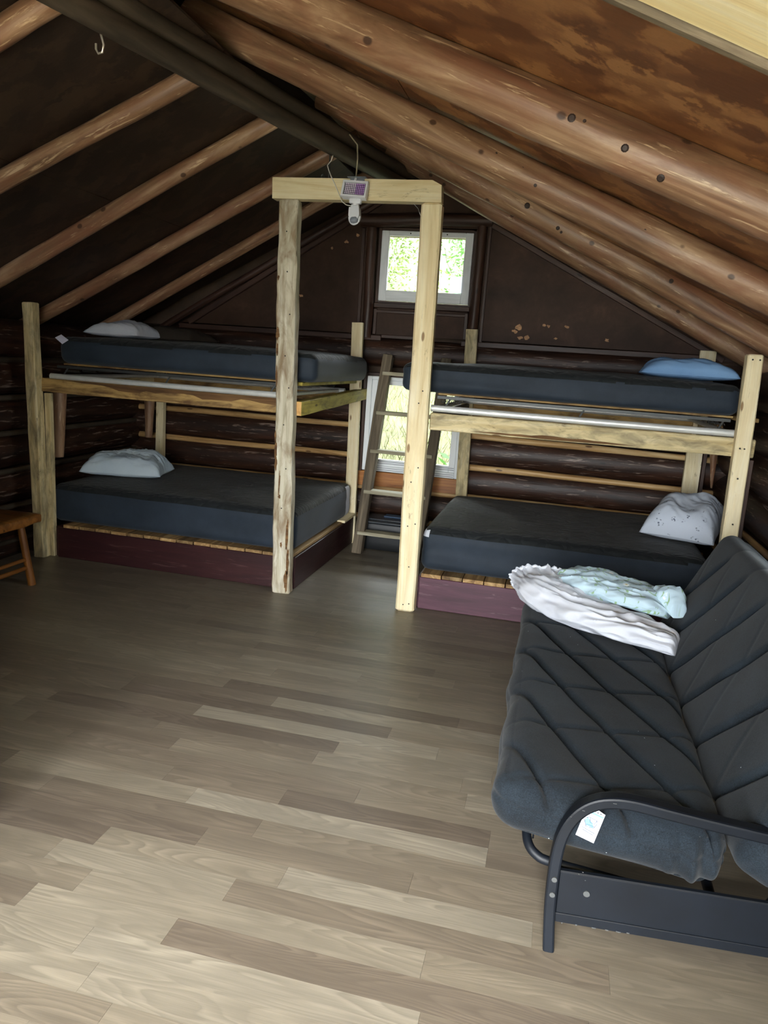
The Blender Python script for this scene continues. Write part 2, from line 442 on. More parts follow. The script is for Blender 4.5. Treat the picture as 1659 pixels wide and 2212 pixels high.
class MB:
    def __init__(self):
        self.v, self.f, self.g, self.sm, self.mi = [], [], [], [], []

    def add(self, vs, fs, gs=None, smooth=False, mi=0):
        b = len(self.v)
        self.v += [tuple(p) for p in vs]
        self.g += [tuple(p) for p in (gs if gs is not None else vs)]
        for f in fs:
            self.f.append(tuple(b + i for i in f))
            self.sm.append(smooth)
            self.mi.append(mi)
        return self

    # chamfered box between two points of its long axis
    def beam(self, p0, p1, w, d, up=(0, 0, 1), ch=.003, seg=1, wob=0., seed=0, mi=0, twist=0.):
        """w = size along the side vector, d = size along up; seg/wob make the sawn edge uneven"""
        p0, p1 = Vector(p0), Vector(p1)
        L = (p1 - p0).length
        a = (p1 - p0) / L
        up = Vector(up)
        s = a.cross(up).normalized()
        u = s.cross(a).normalized()
        rnd = random.Random(seed)
        hw, hd = w / 2, d / 2
        prof = [(-hw + ch, -hd), (hw - ch, -hd), (hw, -hd + ch), (hw, hd - ch), (hw - ch, hd), (-hw + ch, hd), (-hw, hd - ch), (-hw, -hd + ch)]
        vs, gs = [], []
        sh = rnd.random() * 9
        ts = [0.0] + [i / seg for i in range(seg + 1)] + [1.0]
        for j, t in enumerate(ts):
            endring = j == 0 or j == len(ts) - 1
            al = min(max(t * L, 0), L)
            if j == 1:
                al = min(ch, L * .2)
            if j == len(ts) - 2:
                al = L - min(ch, L * .2)
            for (x, y) in prof:
                if endring:
                    x -= math.copysign(ch, x)
                    y -= math.copysign(ch, y)
                dx = dy = 0
                if wob:
                    q = Vector((al * 3.2 + sh, math.copysign(1.0, x) * 2.0 + sh, math.copysign(1.0, y) * 3.0))
                    dx = wob * mnoise.noise(q) + wob * .5 * mnoise.noise(q * 3.1)
                    dy = wob * .5 * mnoise.noise(q + Vector((7, 3, 1)))
                vs.append(p0 + a * al + s * (x + dx) + u * (y + dy))
                gs.append((al + sh, x + sh, y))
        n = len(prof)
        fs = []
        for j in range(len(ts) - 1):
            for i in range(n):
                k = (i + 1) % n
                fs.append((j * n + i, j * n + k, (j + 1) * n + k, (j + 1) * n + i))
        fs.append(tuple(reversed(range(n))))
        e = (len(ts) - 1) * n
        fs.append(tuple(range(e, e + n)))
        return self.add(vs, fs, gs, False, mi)

    def box(self, x0, x1, y0, y1, z0, z1, ch=.002, mi=0, axis=None):
        dx, dy, dz = x1 - x0, y1 - y0, z1 - z0
        ax = axis or max((dx, 'x'), (dy, 'y'), (dz, 'z'))[1]
        c = ((x0 + x1) / 2, (y0 + y1) / 2, (z0 + z1) / 2)
        ch = min(ch, dx / 3, dy / 3, dz / 3)
        if ax == 'x':
            return self.beam((x0, c[1], c[2]), (x1, c[1], c[2]), dy, dz, (0, 0, 1), ch, 1, 0, int(abs(x0 * 977 + y0 * 31 + z0 * 7)), mi)
        if ax == 'y':
            return self.beam((c[0], y0, c[2]), (c[0], y1, c[2]), dx, dz, (0, 0, 1), ch, 1, 0, int(abs(x0 * 977 + y0 * 31 + z0 * 7)), mi)
        return self.beam((c[0], c[1], z0), (c[0], c[1], z1), dx, dy, (0, 1, 0), ch, 1, 0, int(abs(x0 * 977 + y0 * 31 + z0 * 7)), mi)

    def slab(self, x0, x1, y0, y1, z0, z1):
        vs = [(x, y, z) for x in (x0, x1) for y in (y0, y1) for z in (z0, z1)]
        sh = (x0 * 7.3) % 9
        return self.add(vs, [(0, 1, 3, 2), (4, 6, 7, 5), (0, 4, 5, 1), (2, 3, 7, 6), (0, 2, 6, 4), (1, 5, 7, 3)], [(v[0] - x0 + sh, v[1] - y0, v[2]) for v in vs])

    # tube along a polyline with a radius per point; (rw, rd) flattening supported
    def tube(self, pts, r, n=10, caps=True, mi=0, smooth=True, flat=None, upv=None, wob=0., seed=0):
        pts = [Vector(p) for p in pts]
        rs = r if isinstance(r, (list, tuple)) else [r] * len(pts)
        vs, gs = [], []
        prev = None
        al = 0.0
        sh = random.Random(seed).random() * 20
        for j, p in enumerate(pts):
            if j == 0:
                t = pts[1] - pts[0]
            elif j == len(pts) - 1:
                t = pts[-1] - pts[-2]
            else:
                t = (pts[j + 1] - p).normalized() + (p - pts[j - 1]).normalized()
            t.normalize()
            if j:
                al += (p - pts[j - 1]).length
            if upv is not None:
                s = t.cross(Vector(upv)).normalized()
            elif prev is None:
                s = t.cross(Vector((0, 0, 1)) if abs(t.z) < .9 else Vector((0, 1, 0))).normalized()
            else:
                s = (prev - t * prev.dot(t)).normalized()
            prev = s
            u = s.cross(t).normalized()
            for i in range(n):
                a = 2 * pi * i / n
                if flat:
                    # rounded rectangle cross-section
                    ca, sa = cos(a + pi / n), sin(a + pi / n)
                    ex = .35
                    x = math.copysign(abs(ca) ** ex, ca) * flat[0] / 2
                    y = math.copysign(abs(sa) ** ex, sa) * flat[1] / 2
                else:
                    rr = rs[j]
                    if wob:
                        q = Vector((al * 2.2 + sh, cos(a) * 1.1 + sh, sin(a) * 1.1))
                        rr *= 1 + wob * mnoise.noise(q) + wob * .6 * mnoise.noise(q * 2.7)
                    x, y = cos(a) * rr, sin(a) * rr
                vs.append(p + s * x + u * y)
                gs.append((al + sh, x + sh, y))
        fs = []
        for j in range(len(pts) - 1):
            for i in range(n):
                k = (i + 1) % n
                fs.append((j * n + i, (j + 1) * n + i, (j + 1) * n + k, j * n + k))
        b = len(self.v)
        self.add(vs, fs, gs, smooth, mi)
        if caps:
            self.f.append(tuple(b + i for i in range(n)))
            e = b + (len(pts) - 1) * n
            self.f.append(tuple(e + i for i in reversed(range(n))))
            self.sm += [False, False]
            self.mi += [mi, mi]
        return self

    def log(self, p0, p1, r0, r1, seed=0, seg=18, n=18, wob=.07, bow=.012, mi=0):
        p0, p1 = Vector(p0), Vector(p1)
        pts, rs = [], []
        for i in range(seg + 1):
            t = i / seg
            p = p0.lerp(p1, t)
            q = mnoise.noise_vector(Vector((t * 2.3 + seed * 5.1, seed * 1.7, .3)))
            pts.append(p + q * bow)
            rs.append((r0 + (r1 - r0) * t) * (1 + .04 * mnoise.noise(Vector((t * 5 + seed, 3.3, seed)))))
        return self.tube(pts, rs, n, True, mi, True, wob=wob, seed=seed)

    def quad(self, a, b, c, d, mi=0):
        return self.add([a, b, c, d], [(0, 1, 2, 3)], None, False, mi)

    def prism(self, poly, y0, y1, mi=0):
        """poly = [(x,z)] extruded from y0 to y1"""
        n = len(poly)
        vs = [(x, y0, z) for x, z in poly] + [(x, y1, z) for x, z in poly]
        fs = [tuple(range(n)), tuple(reversed(range(n, 2 * n)))]
        fs += [(i, n + i, n + (i + 1) % n, (i + 1) % n) for i in range(n)]
        gs = [(v[0], v[2], v[1]) for v in vs]
        return self.add(vs, fs, gs, False, mi)

    def soft(self, c, h, r, cells, disp=None, rot=None, mi=0, mi_fn=None):
        """rounded box: c centre, h half sizes, r rounding, cells per axis; disp(p_local, n)->offset vector or None"""
        nx, ny, nz = cells
        idx = {}
        vs, gs, fs, mis = [], [], [], []
        R = rot or Matrix.Identity(3)
        c = Vector(c)

        def vert(i, j, k):
            key = (i, j, k)
            if key in idx:
                return idx[key]
            p = Vector(((2 * i / nx - 1) * h[0], (2 * j / ny - 1) * h[1], (2 * k / nz - 1) * h[2]))
            q = Vector([max(-(h[a] - r), min(h[a] - r, p[a])) for a in range(3)])
            nrm = p - q
            if nrm.length > 1e-9:
                # spread angularly so the corner cells stay even
                nrm = nrm.normalized()
                pp = q + nrm * r
            else:
                nrm = Vector((0, 0, 1))
                pp = p
            if disp:
                pp = disp(pp, nrm)
            idx[key] = len(vs)
            vs.append(c + R @ pp)
            gs.append(tuple(pp))
            return idx[key]

        def face(a):
            fs.append(a)
            if mi_fn:
                m = sum((Vector(gs[i]) for i in a), Vector()) / 4
                mis.append(mi_fn(m))
            else:
                mis.append(mi)

        for i in range(nx):
            for j in range(ny):
                face((vert(i, j, nz), vert(i + 1, j, nz), vert(i + 1, j + 1, nz), vert(i, j + 1, nz)))
                face((vert(i, j, 0), vert(i, j + 1, 0), vert(i + 1, j + 1, 0), vert(i + 1, j, 0)))
        for i in range(nx):
            for k in range(nz):
                face((vert(i, 0, k), vert(i + 1, 0, k), vert(i + 1, 0, k + 1), vert(i, 0, k + 1)))
                face((vert(i, ny, k), vert(i, ny, k + 1), vert(i + 1, ny, k + 1), vert(i + 1, ny, k)))
        for j in range(ny):
            for k in range(nz):
                face((vert(0, j, k), vert(0, j, k + 1), vert(0, j + 1, k + 1), vert(0, j + 1, k)))
                face((vert(nx, j, k), vert(nx, j + 1, k), vert(nx, j + 1, k + 1), vert(nx, j, k + 1)))
        b = len(self.v)
        self.v += [tuple(p) for p in vs]
        self.g += gs
        for f, m in zip(fs, mis):
            self.f.append(tuple(b + i for i in f))
            self.sm.append(True)
            self.mi.append(m)
        return self


def obj(name, mb, mats, parent=None, label=None, cat=None, group=None, kind=None, loc=None):
    """link a builder as ONE object. Builder vertices are in world metres; the origin goes to the parent's base or to `loc`/base centre"""
    if not isinstance(mats, (list, tuple)):
        mats = [mats]
    if parent is not None:
        off = OFF[parent.name]
    elif loc is not None:
        off = Vector(loc)
    else:
        xs, ys, zs = zip(*mb.v)
        off = Vector(((min(xs) + max(xs)) / 2, (min(ys) + max(ys)) / 2, min(zs)))
    me = bpy.data.meshes.new(name)
    me.from_pydata([(v[0] - off.x, v[1] - off.y, v[2] - off.z) for v in mb.v], [], mb.f)
    me.polygons.foreach_set('use_smooth', mb.sm)
    me.polygons.foreach_set('material_index', mb.mi)
    at = me.attributes.new('g', 'FLOAT_VECTOR', 'POINT')
    at.data.foreach_set('vector', [c for p in mb.g for c in p])
    for m in mats:
        me.materials.append(m)
    bm = bmesh.new()
    bm.from_mesh(me)
    bmesh.ops.recalc_face_normals(bm, faces=bm.faces)
    bm.to_mesh(me)
    bm.free()
    if any(mb.sm):
        me.set_sharp_from_angle(angle=radians(48))
        me.polygons.foreach_set('use_smooth', mb.sm)
    me.update()
    o = bpy.data.objects.new(name, me)
    COL.objects.link(o)
    if parent is not None:
        o.parent = parent
    else:
        o.location = off
    OFF[o.name] = off
    tag(o, label, cat, group, kind)
    return o


def tag(o, label=None, cat=None, group=None, kind=None):
    if label:
        o['label'] = label
    if cat:
        o['category'] = cat
    if group:
        o['group'] = group
    if kind:
        o['kind'] = kind


def thing(name, loc, label=None, cat=None, group=None, kind=None):
    o = bpy.data.objects.new(name, None)
    COL.objects.link(o)
    o.location = loc
    o.empty_display_size = .1
    OFF[o.name] = Vector(loc)
    tag(o, label, cat, group, kind)
    return o


# ================================================================== STRUCTURE
def lerp(a, b, t):
    return a + (b - a) * t


# ---- floor: base slab + single strips
floor = obj('floor', MB().box(XL - .4, XR + .4, YF - .2, 7.0, -.08, -.006, .001), M['floor_joint'], kind='structure', loc=(0, 0, -.08))
PITCH_Y, Y0 = .1063, 1.667
strip_ends = {  # joints read off the photograph: row index -> x
    -1: [-1.15], 0: [-1.42, -.937], 1: [-1.30, -.199], 2: [-1.483, -.846], 3: [-1.373, -.707, .1], 4: [-2.1, -1.05, -.3],
    5: [-1.75, -.886], 6: [-2.0, -1.2, -.07], 7: [-1.357, -.87, -.07], 8: [-1.9, -.6, .2], 9: [-1.45, -.184], 10: [-1.6, -.845],
    11: [-2.2, -.784, -.1], 12: [-1.5, -.35], 13: [-1.95, -.591], 14: [-1.2, .1], 15: [-2.4, -1.5, -.3]}
rs = random.Random(5)
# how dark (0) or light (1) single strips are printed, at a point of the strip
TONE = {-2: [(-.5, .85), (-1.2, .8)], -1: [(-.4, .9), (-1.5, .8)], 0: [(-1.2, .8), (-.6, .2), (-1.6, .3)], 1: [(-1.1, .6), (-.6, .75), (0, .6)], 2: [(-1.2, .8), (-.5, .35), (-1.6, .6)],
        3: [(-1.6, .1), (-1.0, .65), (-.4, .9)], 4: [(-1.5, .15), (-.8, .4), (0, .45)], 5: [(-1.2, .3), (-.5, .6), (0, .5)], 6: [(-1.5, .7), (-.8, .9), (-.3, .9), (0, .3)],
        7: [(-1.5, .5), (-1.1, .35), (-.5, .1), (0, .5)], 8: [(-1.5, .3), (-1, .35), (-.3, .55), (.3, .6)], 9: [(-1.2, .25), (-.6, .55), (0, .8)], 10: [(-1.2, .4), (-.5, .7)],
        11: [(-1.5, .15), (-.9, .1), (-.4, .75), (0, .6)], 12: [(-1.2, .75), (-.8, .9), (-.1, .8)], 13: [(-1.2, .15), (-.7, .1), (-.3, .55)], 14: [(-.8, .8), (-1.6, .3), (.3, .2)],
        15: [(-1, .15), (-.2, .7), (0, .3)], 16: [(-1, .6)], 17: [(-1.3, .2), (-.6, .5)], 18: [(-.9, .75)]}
n_strip = 0
for row in range(-4, 46):
    y0 = Y0 + row * PITCH_Y
    if y0 + PITCH_Y > 6.62:
        break
    lo = max(XL + .02, -1.25 - (y0 - .6) * .85)
    hi = min(XR - .02, .55 + (y0 - 1.2) * .5) if y0 < 4.9 else -.4
    if y0 > 4.9:
        lo = -1.95
    xs = [lo]
    js = sorted(strip_ends.get(row, []))
    x = lo
    if js:
        x = js[0]
        while x - lo > 1.35:
            x -= rs.uniform(.7, 1.1)
            js.insert(0, x)
        x = js[-1]
    else:
        x = lo + rs.uniform(.15, 1.0)
        js = [x]
    while hi - x > 1.35:
        x += rs.uniform(.6, 1.25)
        js.append(x)
    xs += [j for j in js if lo + .05 < j < hi - .05] + [hi]
    for a, b in zip(xs[:-1], xs[1:]):
        tone = .3 + .4 * rs.random()
        for tx, tv in TONE.get(row, []):
            if a <= tx < b:
                tone = tv
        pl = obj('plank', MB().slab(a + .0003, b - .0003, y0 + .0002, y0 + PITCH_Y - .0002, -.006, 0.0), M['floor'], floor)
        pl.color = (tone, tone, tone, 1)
        n_strip += 1

# ---- back wall: outer boards, logs, chinking poles, gable panels
LWX0, LWX1, LWZ0, LWZ1 = -1.72, -.83, .67, 1.53      # lower window
UWX0, UWX1, UWZ0, UWZ1 = -1.675, -.872, 2.195, 2.785  # upper window


def roofL(x):
    return 4.55 + .526 * x


def roofR(x):
    return 3.45 - .44 * (x + 1.4)


bk = MB()
yb0, yb1 = 6.95, 7.0
bk.prism([(-4.45, -.1), (LWX0, -.1), (LWX0, roofR(LWX0)), (-1.776, 3.616), (-4.45, roofL(-4.45))], yb0, yb1)
bk.prism([(LWX1, -.1), (1.75, -.1), (1.75, roofR(1.75)), (LWX1, roofR(LWX1))], yb0, yb1)
bk.prism([(LWX0, -.1), (LWX1, -.1), (LWX1, LWZ0), (LWX0, LWZ0)], yb0, yb1)
bk.prism([(LWX0, LWZ1), (LWX1, LWZ1), (LWX1, UWZ0), (LWX0, UWZ0)], yb0, yb1)
bk.prism([(LWX0, UWZ1), (LWX1, UWZ1), (LWX1, roofR(LWX1)), (LWX0, roofR(LWX0))], yb0, yb1)
wall_back = obj('wall_back', bk, M['exterior'], kind='structure', loc=(-1.3, 6.97, -.1))
LOGS_Z = [.09, .37, .65, .93, 1.21, 1.49, 1.745]
for i, z in enumerate(LOGS_Z):
    r = .15 if i < 6 else .128
    segs = [(-4.1, 1.45)]
    if z + .1 > LWZ0 - .16 and z - .1 < LWZ1:
        segs = [(-4.1, LWX0 - .06), (LWX1 + .05, 1.45)]
    if abs(z - .65) < .01:
        segs = [(-4.1, LWX0 - .06), (LWX1 + .05, 1.45)]
    for j, (a, b) in enumerate(segs):
        obj('log', MB().log((a, 6.775, z), (b, 6.775, z + .01), r, r * .96, seed=i * 3 + j, wob=.05, bow=.006), M['log_wall'], wall_back)
for i, z in enumerate([.23, .51, .79, 1.07, 1.35]):
    segs = [(-4.14, LWX0 - .07), (LWX1 + .06, 1.47)] if z > .6 else [(-4.14, 1.47)]
    for j, (a, b) in enumerate(segs):
        obj('chinking_pole', MB().log((a, 6.655, z), (b, 6.652, z + (-.02 if j else .005)), .029, .025, seed=40 + i * 2 + j, seg=14, n=10, wob=.12, bow=.008), M['chink'], wall_back)
# board under the window
obj('plank', MB().beam((LWX0 - .04, 6.645, .595), (LWX1 + .05, 6.645, .60), .03, .135, (0, 0, 1), .004, 6, .003, 7), M['brown_plank'], wall_back)
# gable panels of dark hardboard
GZ = 1.90


def gl(x):   # gable slope line left / right (under the last rafters)
    return 1.933 + .624 * (x + 3.453)


def gr(x):
    return 2.894 - .512 * (x + .747)


for poly in ([(-3.6, GZ), (-1.80, GZ), (-1.80, gl(-1.80) + .05), (-3.6, gl(-3.6) + .05)],
             [(-.76, GZ), (1.35, GZ), (1.35, gr(1.35) + .05), (-.76, gr(-.76) + .05)],
             [(-1.80, 2.82), (-.76, 2.82), (-.76, 2.98), (-1.38, 3.28), (-1.80, 3.02)],
             [(-1.68, GZ), (-1.27, GZ), (-1.27, 2.13), (-1.68, 2.13)],
             [(-1.265, GZ), (-.87, GZ), (-.87, 2.13), (-1.265, 2.13)]):
    obj('panel', MB().prism(poly, 6.66, 6.675), M['hardboard'], wall_back)


def batten(p0, p1, w, d, seed, mat='gable_wood', name='batten'):
    return obj(name, MB().beam(p0, p1, d, w, (0, 0, 1), .004, 8, .003, seed), M[mat], wall_back)


batten((-3.6, 6.645, 1.868), (-1.62, 6.645, 1.868), .045, .03, 1)
batten((-.9, 6.645, 1.865), (1.33, 6.645, 1.875), .045, .03, 2)
batten((-1.62, 6.645, 1.885), (-1.3, 6.645, 1.885), .03, .03, 3)
batten((-3.5, 6.64, gl(-3.5)), (-1.42, 6.64, gl(-1.42) - .01), .05, .035, 4)
batten((-.72, 6.64, gr(-.72) - .03), (1.25, 6.64, gr(1.25) - .01), .045, .035, 5)
# posts and rails round the gable window
obj('post', MB().log((-1.755, 6.63, 1.86), (-1.765, 6.63, 2.80), .045, .045, seed=71, wob=.06), M['gable_wood'], wall_back)
obj('post', MB().log((-.815, 6.63, 1.86), (-.80, 6.63, 2.86), .045, .045, seed=72, wob=.06), M['gable_wood'], wall_back)
obj('beam', MB().log((-1.86, 6.62, 2.86), (-.72, 6.62, 2.885), .055, .05, seed=73, wob=.06), M['gable_wood'], wall_back)
for (a, b, w, d, sd) in (((-1.84, 6.648, 1.88), (-1.84, 6.648, 2.80), .03, .02, 8), ((-.735, 6.648, 1.88), (-.735, 6.648, 2.85), .025, .02, 9),
                         ((-1.69, 6.648, 1.9), (-1.69, 6.648, 2.12), .03, .018, 10), ((-.875, 6.648, 1.9), (-.875, 6.648, 2.12), .03, .018, 11),
                         ((-1.27, 6.648, 1.9), (-1.27, 6.648, 2.12), .03, .018, 12)):
    obj('batten', MB().beam(a, b, w, d, (0, 1, 0), .003), M['gable_wood'], wall_back)
batten((-1.70, 6.635, 2.15), (-.85, 6.635, 2.155), .04, .05, 13, name='sill')
batten((-1.69, 6.648, 2.10), (-.86, 6.648, 2.10), .025, .018, 14)
# flakes where the hardboard has peeled
rp = random.Random(11)
for (px, pz, s) in ((-.42, 2.03, .035), (-.45, 2.0, .025), (-.40, 1.945, .03), (-.34, 1.95, .028), (-.21, 2.06, .016), (-.17, 2.055, .016), (-.02, 2.06, .02),
                    (-.10, 1.96, .017), (.32, 1.97, .022), (-2.0, 2.68, .02), (-2.13, 2.62, .018), (-2.42, 2.6, .016), (-2.45, 2.27, .02), (-2.40, 2.20, .02), (-1.9, 2.74, .02),
                    (-1.25, 2.05, .012)):
    n = 9
    ring = []
    for i in range(n):
        a = 2 * pi * i / n
        rr = s * rp.uniform(.45, 1.2)
        ring.append((px + cos(a) * rr, pz + sin(a) * rr * .8))
    obj('peeled_patch', MB().prism(ring, 6.656, 6.662), M['peel'], wall_back)


# ---- windows
def frame_rect(parent, x0, x1, z0, z1, y0, y1, wl, wr, wt, wb, mat, names=('stile', 'rail')):
    obj(names[0], MB().box(x0, x0 + wl, y0, y1, z0, z1, .004), mat, parent)
    obj(names[0], MB().box(x1 - wr, x1, y0, y1, z0, z1, .004), mat, parent)
    obj(names[1], MB().box(x0 + wl, x1 - wr, y0, y1, z1 - wt, z1, .004), mat, parent)
    obj(names[1], MB().box(x0 + wl, x1 - wr, y0, y1, z0, z0 + wb, .004), mat, parent)


win1 = thing('window_1', (-1.27, 6.65, UWZ0), kind='structure', label='small white framed gable window above the ladder')
frame_rect(win1, UWX0, UWX1, UWZ0, UWZ1, 6.645, 6.68, .068, .068, .042, .09, M['white_paint'])
obj('pane', MB().box(UWX0 + .06, UWX1 - .06, 6.662, 6.666, UWZ0 + .08, UWZ1 - .04, .0005), M['glass'], win1)
for sx in (-1.42, -1.10):
    obj('screw', MB().tube([(sx, 6.646, UWZ1 - .02), (sx, 6.6435, UWZ1 - .02)], .006, 8), M['nail'], win1)
for (a, b, c, d) in ((UWX0 - .03, UWX0, UWZ0 - .02, UWZ1 + .02), (UWX1, UWX1 + .03, UWZ0 - .02, UWZ1 + .02)):
    obj('jamb', MB().box(a, b, 6.655, 6.96, c, d, .002), M['gable_wood'], win1)
obj('jamb', MB().box(UWX0, UWX1, 6.682, 6.96, UWZ1, UWZ1 + .03, .002), M['gable_wood'], win1)
obj('jamb', MB().box(UWX0, UWX1, 6.682, 6.96, UWZ0 - .03, UWZ0, .002), M['gable_wood'], win1)
crk = MB().tube([(-1.115, 6.659, 2.66), (-1.09, 6.659, 2.55), (-1.03, 6.659, 2.44)], .0018, 5)
obj('crack', crk, M['dark_steel'], win1)

win2 = thing('window_2', (-1.28, 6.65, LWZ0), kind='structure', label='white vinyl framed window behind the ladder')
frame_rect(win2, LWX0, LWX1, LWZ0, LWZ1, 6.63, 6.70, .045, .03, .03, .05, M['white_vinyl'], ('outer_stile', 'outer_rail'))
frame_rect(win2, LWX0 + .045, LWX1 - .03, LWZ0 + .05, LWZ1 - .03, 6.645, 6.69, .05, .055, .04, .06, M['white_vinyl'])
for zz in (LWZ0 + .016, LWZ0 + .034, LWZ0 + .075, LWZ0 + .092):
    obj('groove', MB().box(LWX0 + .05, LWX1 - .035, 6.6285 if zz < LWZ0 + .05 else 6.6435, 6.6305 if zz < LWZ0 + .05 else 6.6455, zz - .0025, zz + .0025, .0003), M['grey_plastic'], win2)
obj('pane', MB().box(LWX0 + .09, LWX1 - .08, 6.665, 6.669, LWZ0 + .1, LWZ1 - .065, .0005), M['glass'], win2)
obj('casing', MB().box(LWX0 - .035, LWX0 - .004, 6.63, 6.66, LWZ0 - .02, LWZ1 + .02, .003), M['gable_wood'], win2)
obj('casing', MB().box(LWX1 + .002, LWX1 + .03, 6.632, 6.66, LWZ0 - .02, LWZ1 + .02, .003), M['white_vinyl'], win2)
mk = MB()
for i in range(9):
    zc = LWZ0 + .12 + i * .027
    xo = LWX1 + .014
    mk.tube([(xo - .004, 6.6308, zc), (xo + .005, 6.6308, zc + .008), (xo - .004, 6.6308, zc + .016)], .0011, 4)
obj('marker_scribble', mk, M['ink_dark'], win2, kind='stuff')
for (x0, x1, z0, z1) in ((LWX0 - .03, LWX0, LWZ0 - .03, LWZ1 + .03), (LWX1, LWX1 + .03, LWZ0 - .03, LWZ1 + .03),
                         (LWX0, LWX1, LWZ1, LWZ1 + .03), (LWX0, LWX1, LWZ0 - .03, LWZ0)):
    obj('jamb', MB().box(x0, x1, 6.702, 6.96, z0, z1, .002), M['gable_wood'], win2)

# ---- side walls
wl = obj('wall_left', MB().box(-4.42, -4.34, YF - .1, 6.95, -.1, 2.26, .002), M['exterior'], kind='structure', loc=(-4.38, 2.7, -.1))
for i in range(7):
    z = .09 + .28 * i - .14
    if z < 0:
        z = .02
    obj('log', MB().log((-4.16, YF, z), (-4.16, 6.7, z + .01), .15 if i else .13, .145, seed=100 + i, seg=22, wob=.05, bow=.008), M['log_wall'], wl)
    if i < 6:
        obj('chinking_pole', MB().log((-4.045, YF + .1, .09 + .28 * i), (-4.045, 6.6, .09 + .28 * i), .02, .022, seed=120 + i, seg=14, n=8, wob=.12), M['log_dark'], wl)  # shade of the left wall put into the pole colour
SY0, SY1, SZ0, SZ1 = SIDEWIN
wr_mb = MB()
wr_mb.box(XR + .30, XR + .38, YF - .1, SY0, -.1, 2.0, .002)
wr_mb.box(XR + .30, XR + .38, SY1, 6.95, -.1, 2.0, .002)
wr_mb.box(XR + .30, XR + .38, SY0, SY1, -.1, SZ0, .002)
wr_mb.box(XR + .30, XR + .38, SY0, SY1, SZ1, 2.0, .002)
wr_ = obj('wall_right', wr_mb, M['exterior'], kind='structure', loc=(1.6, 2.7, -.1))
for i in range(7):
    z = .09 + .28 * i - .14
    if z < 0:
        z = .02
    segs = [(YF, 6.7)]
    if z + .12 > SZ0 and z - .12 < SZ1:
        segs = [(YF, SY0 - .03), (SY1 + .03, 6.7)]
    for j, (a, b) in enumerate(segs):
        obj('log', MB().log((XR + .15, a, z), (XR + .15, b, z + .01), .15 if i else .13, .155, seed=140 + i * 2 + j, seg=18, wob=.07, bow=.012), M['log_wall'], wr_)
        if i < 6 and not (SZ0 - .1 < .09 + .28 * i < SZ1 + .05):
            obj('chinking_pole', MB().log((XR + .03, a + .1, .09 + .28 * i), (XR + .03, b - .1, .09 + .28 * i), .02, .022, seed=170 + i, seg=12, n=8, wob=.12), M['chink'], wr_)
win3 = thing('window_3', (XR, (SY0 + SY1) / 2, SZ0), kind='structure')
for (a, b, c, d, nm) in ((SY0, SY0 + .06, SZ0, SZ1, 'stile'), (SY1 - .06, SY1, SZ0, SZ1, 'stile'), (SY0 + .06, SY1 - .06, SZ0, SZ0 + .06, 'rail'), (SY0 + .06, SY1 - .06, SZ1 - .06, SZ1, 'rail')):
    obj(nm, MB().box(XR + .16, XR + .20, a, b, c, d, .003), M['white_paint'], win3)
obj('pane', MB().box(XR + .178, XR + .182, SY0 + .05, SY1 - .05, SZ0 + .05, SZ1 - .05, .0005), M['glass'], win3)
for (a, b, c, d) in ((SY0 - .03, SY0, SZ0 - .03, SZ1 + .03), (SY1, SY1 + .03, SZ0 - .03, SZ1 + .03), (SY0, SY1, SZ0 - .03, SZ0), (SY0, SY1, SZ1, SZ1 + .03)):
    obj('jamb', MB().box(XR + .02, XR + .31, a, b, c, d, .002), M['gable_wood'], win3)

# ---- front wall with the doorway the picture is taken from
fw = MB()
fy0, fy1 = YF - .12, YF - .04
fw.prism([(-4.45, -.1), (DOOR[0], -.1), (DOOR[0], roofR(DOOR[0])), (-1.776, 3.616), (-4.45, roofL(-4.45))], fy0, fy1)
fw.prism([(DOOR[1], -.1), (1.75, -.1), (1.75, roofR(1.75)), (DOOR[1], roofR(DOOR[1]))], fy0, fy1)
fw.prism([(DOOR[0], DOOR[3]), (DOOR[1], DOOR[3]), (DOOR[1], roofR(DOOR[1])), (DOOR[0], roofR(DOOR[0]))], fy0, fy1)
obj('wall_front', fw, M['gable_wood'], kind='structure', loc=(-1.3, YF, -.1))
dr = thing('door_1', (-.45, YF, 0), kind='structure')
obj('door_jamb', MB().box(DOOR[0] - .05, DOOR[0], fy0 - .02, fy1 + .03, 0, DOOR[3], .003), M['pine'], dr)
obj('door_jamb', MB().box(DOOR[1], DOOR[1] + .05, fy0 - .02, fy1 + .03, 0, DOOR[3], .003), M['pine'], dr)
obj('door_head', MB().box(DOOR[0] - .05, DOOR[1] + .05, fy0 - .02, fy1 + .03, DOOR[3], DOOR[3] + .06, .003), M['pine'], dr)

# ---- unseen board partition left of the camera, added to shade the left side
pt = MB()
pt.box(-3.9, -1.74, 1.40, 1.46, 0, 1.95, .004)
obj('shade_partition', pt, M['gable_wood'], kind='structure', loc=(-2.8, 1.43, 0))

# ---- pale deck added unseen outside the doorway to bounce light inside
dkf = MB().box(-4.0, 3.5, -7.2, YF - .14, -.2, -.17, .001)
bounce_deck = obj('floor_bounce_deck', dkf, M['exterior'], kind='structure', loc=(-.3, -3.3, -.2))
for i in range(40):
    y = YF - .15 - i * .142
    obj('plank', MB().box(-4.0, 3.5, y - .137, y, -.17, -.14, .003, axis='x'), M['bounce_deck'], bounce_deck)

# ---- ceiling: outer roof shell and the boards between the rafters
sh = MB()
sh.prism([(-4.75, roofL(-4.75) + .03), (-1.776, 3.64), (1.74, roofR(1.74) + .03), (1.74, roofR(1.74) + .12), (-1.776, 3.76), (-4.75, roofL(-4.75) + .12)], YF - .4, 7.25)
ceiling = obj('ceiling', sh, M['exterior'], kind='structure', loc=(-1.4, 2.8, 2.0))


def zl(x, y):
    return 1.95 + .526 * (x + 3.9)


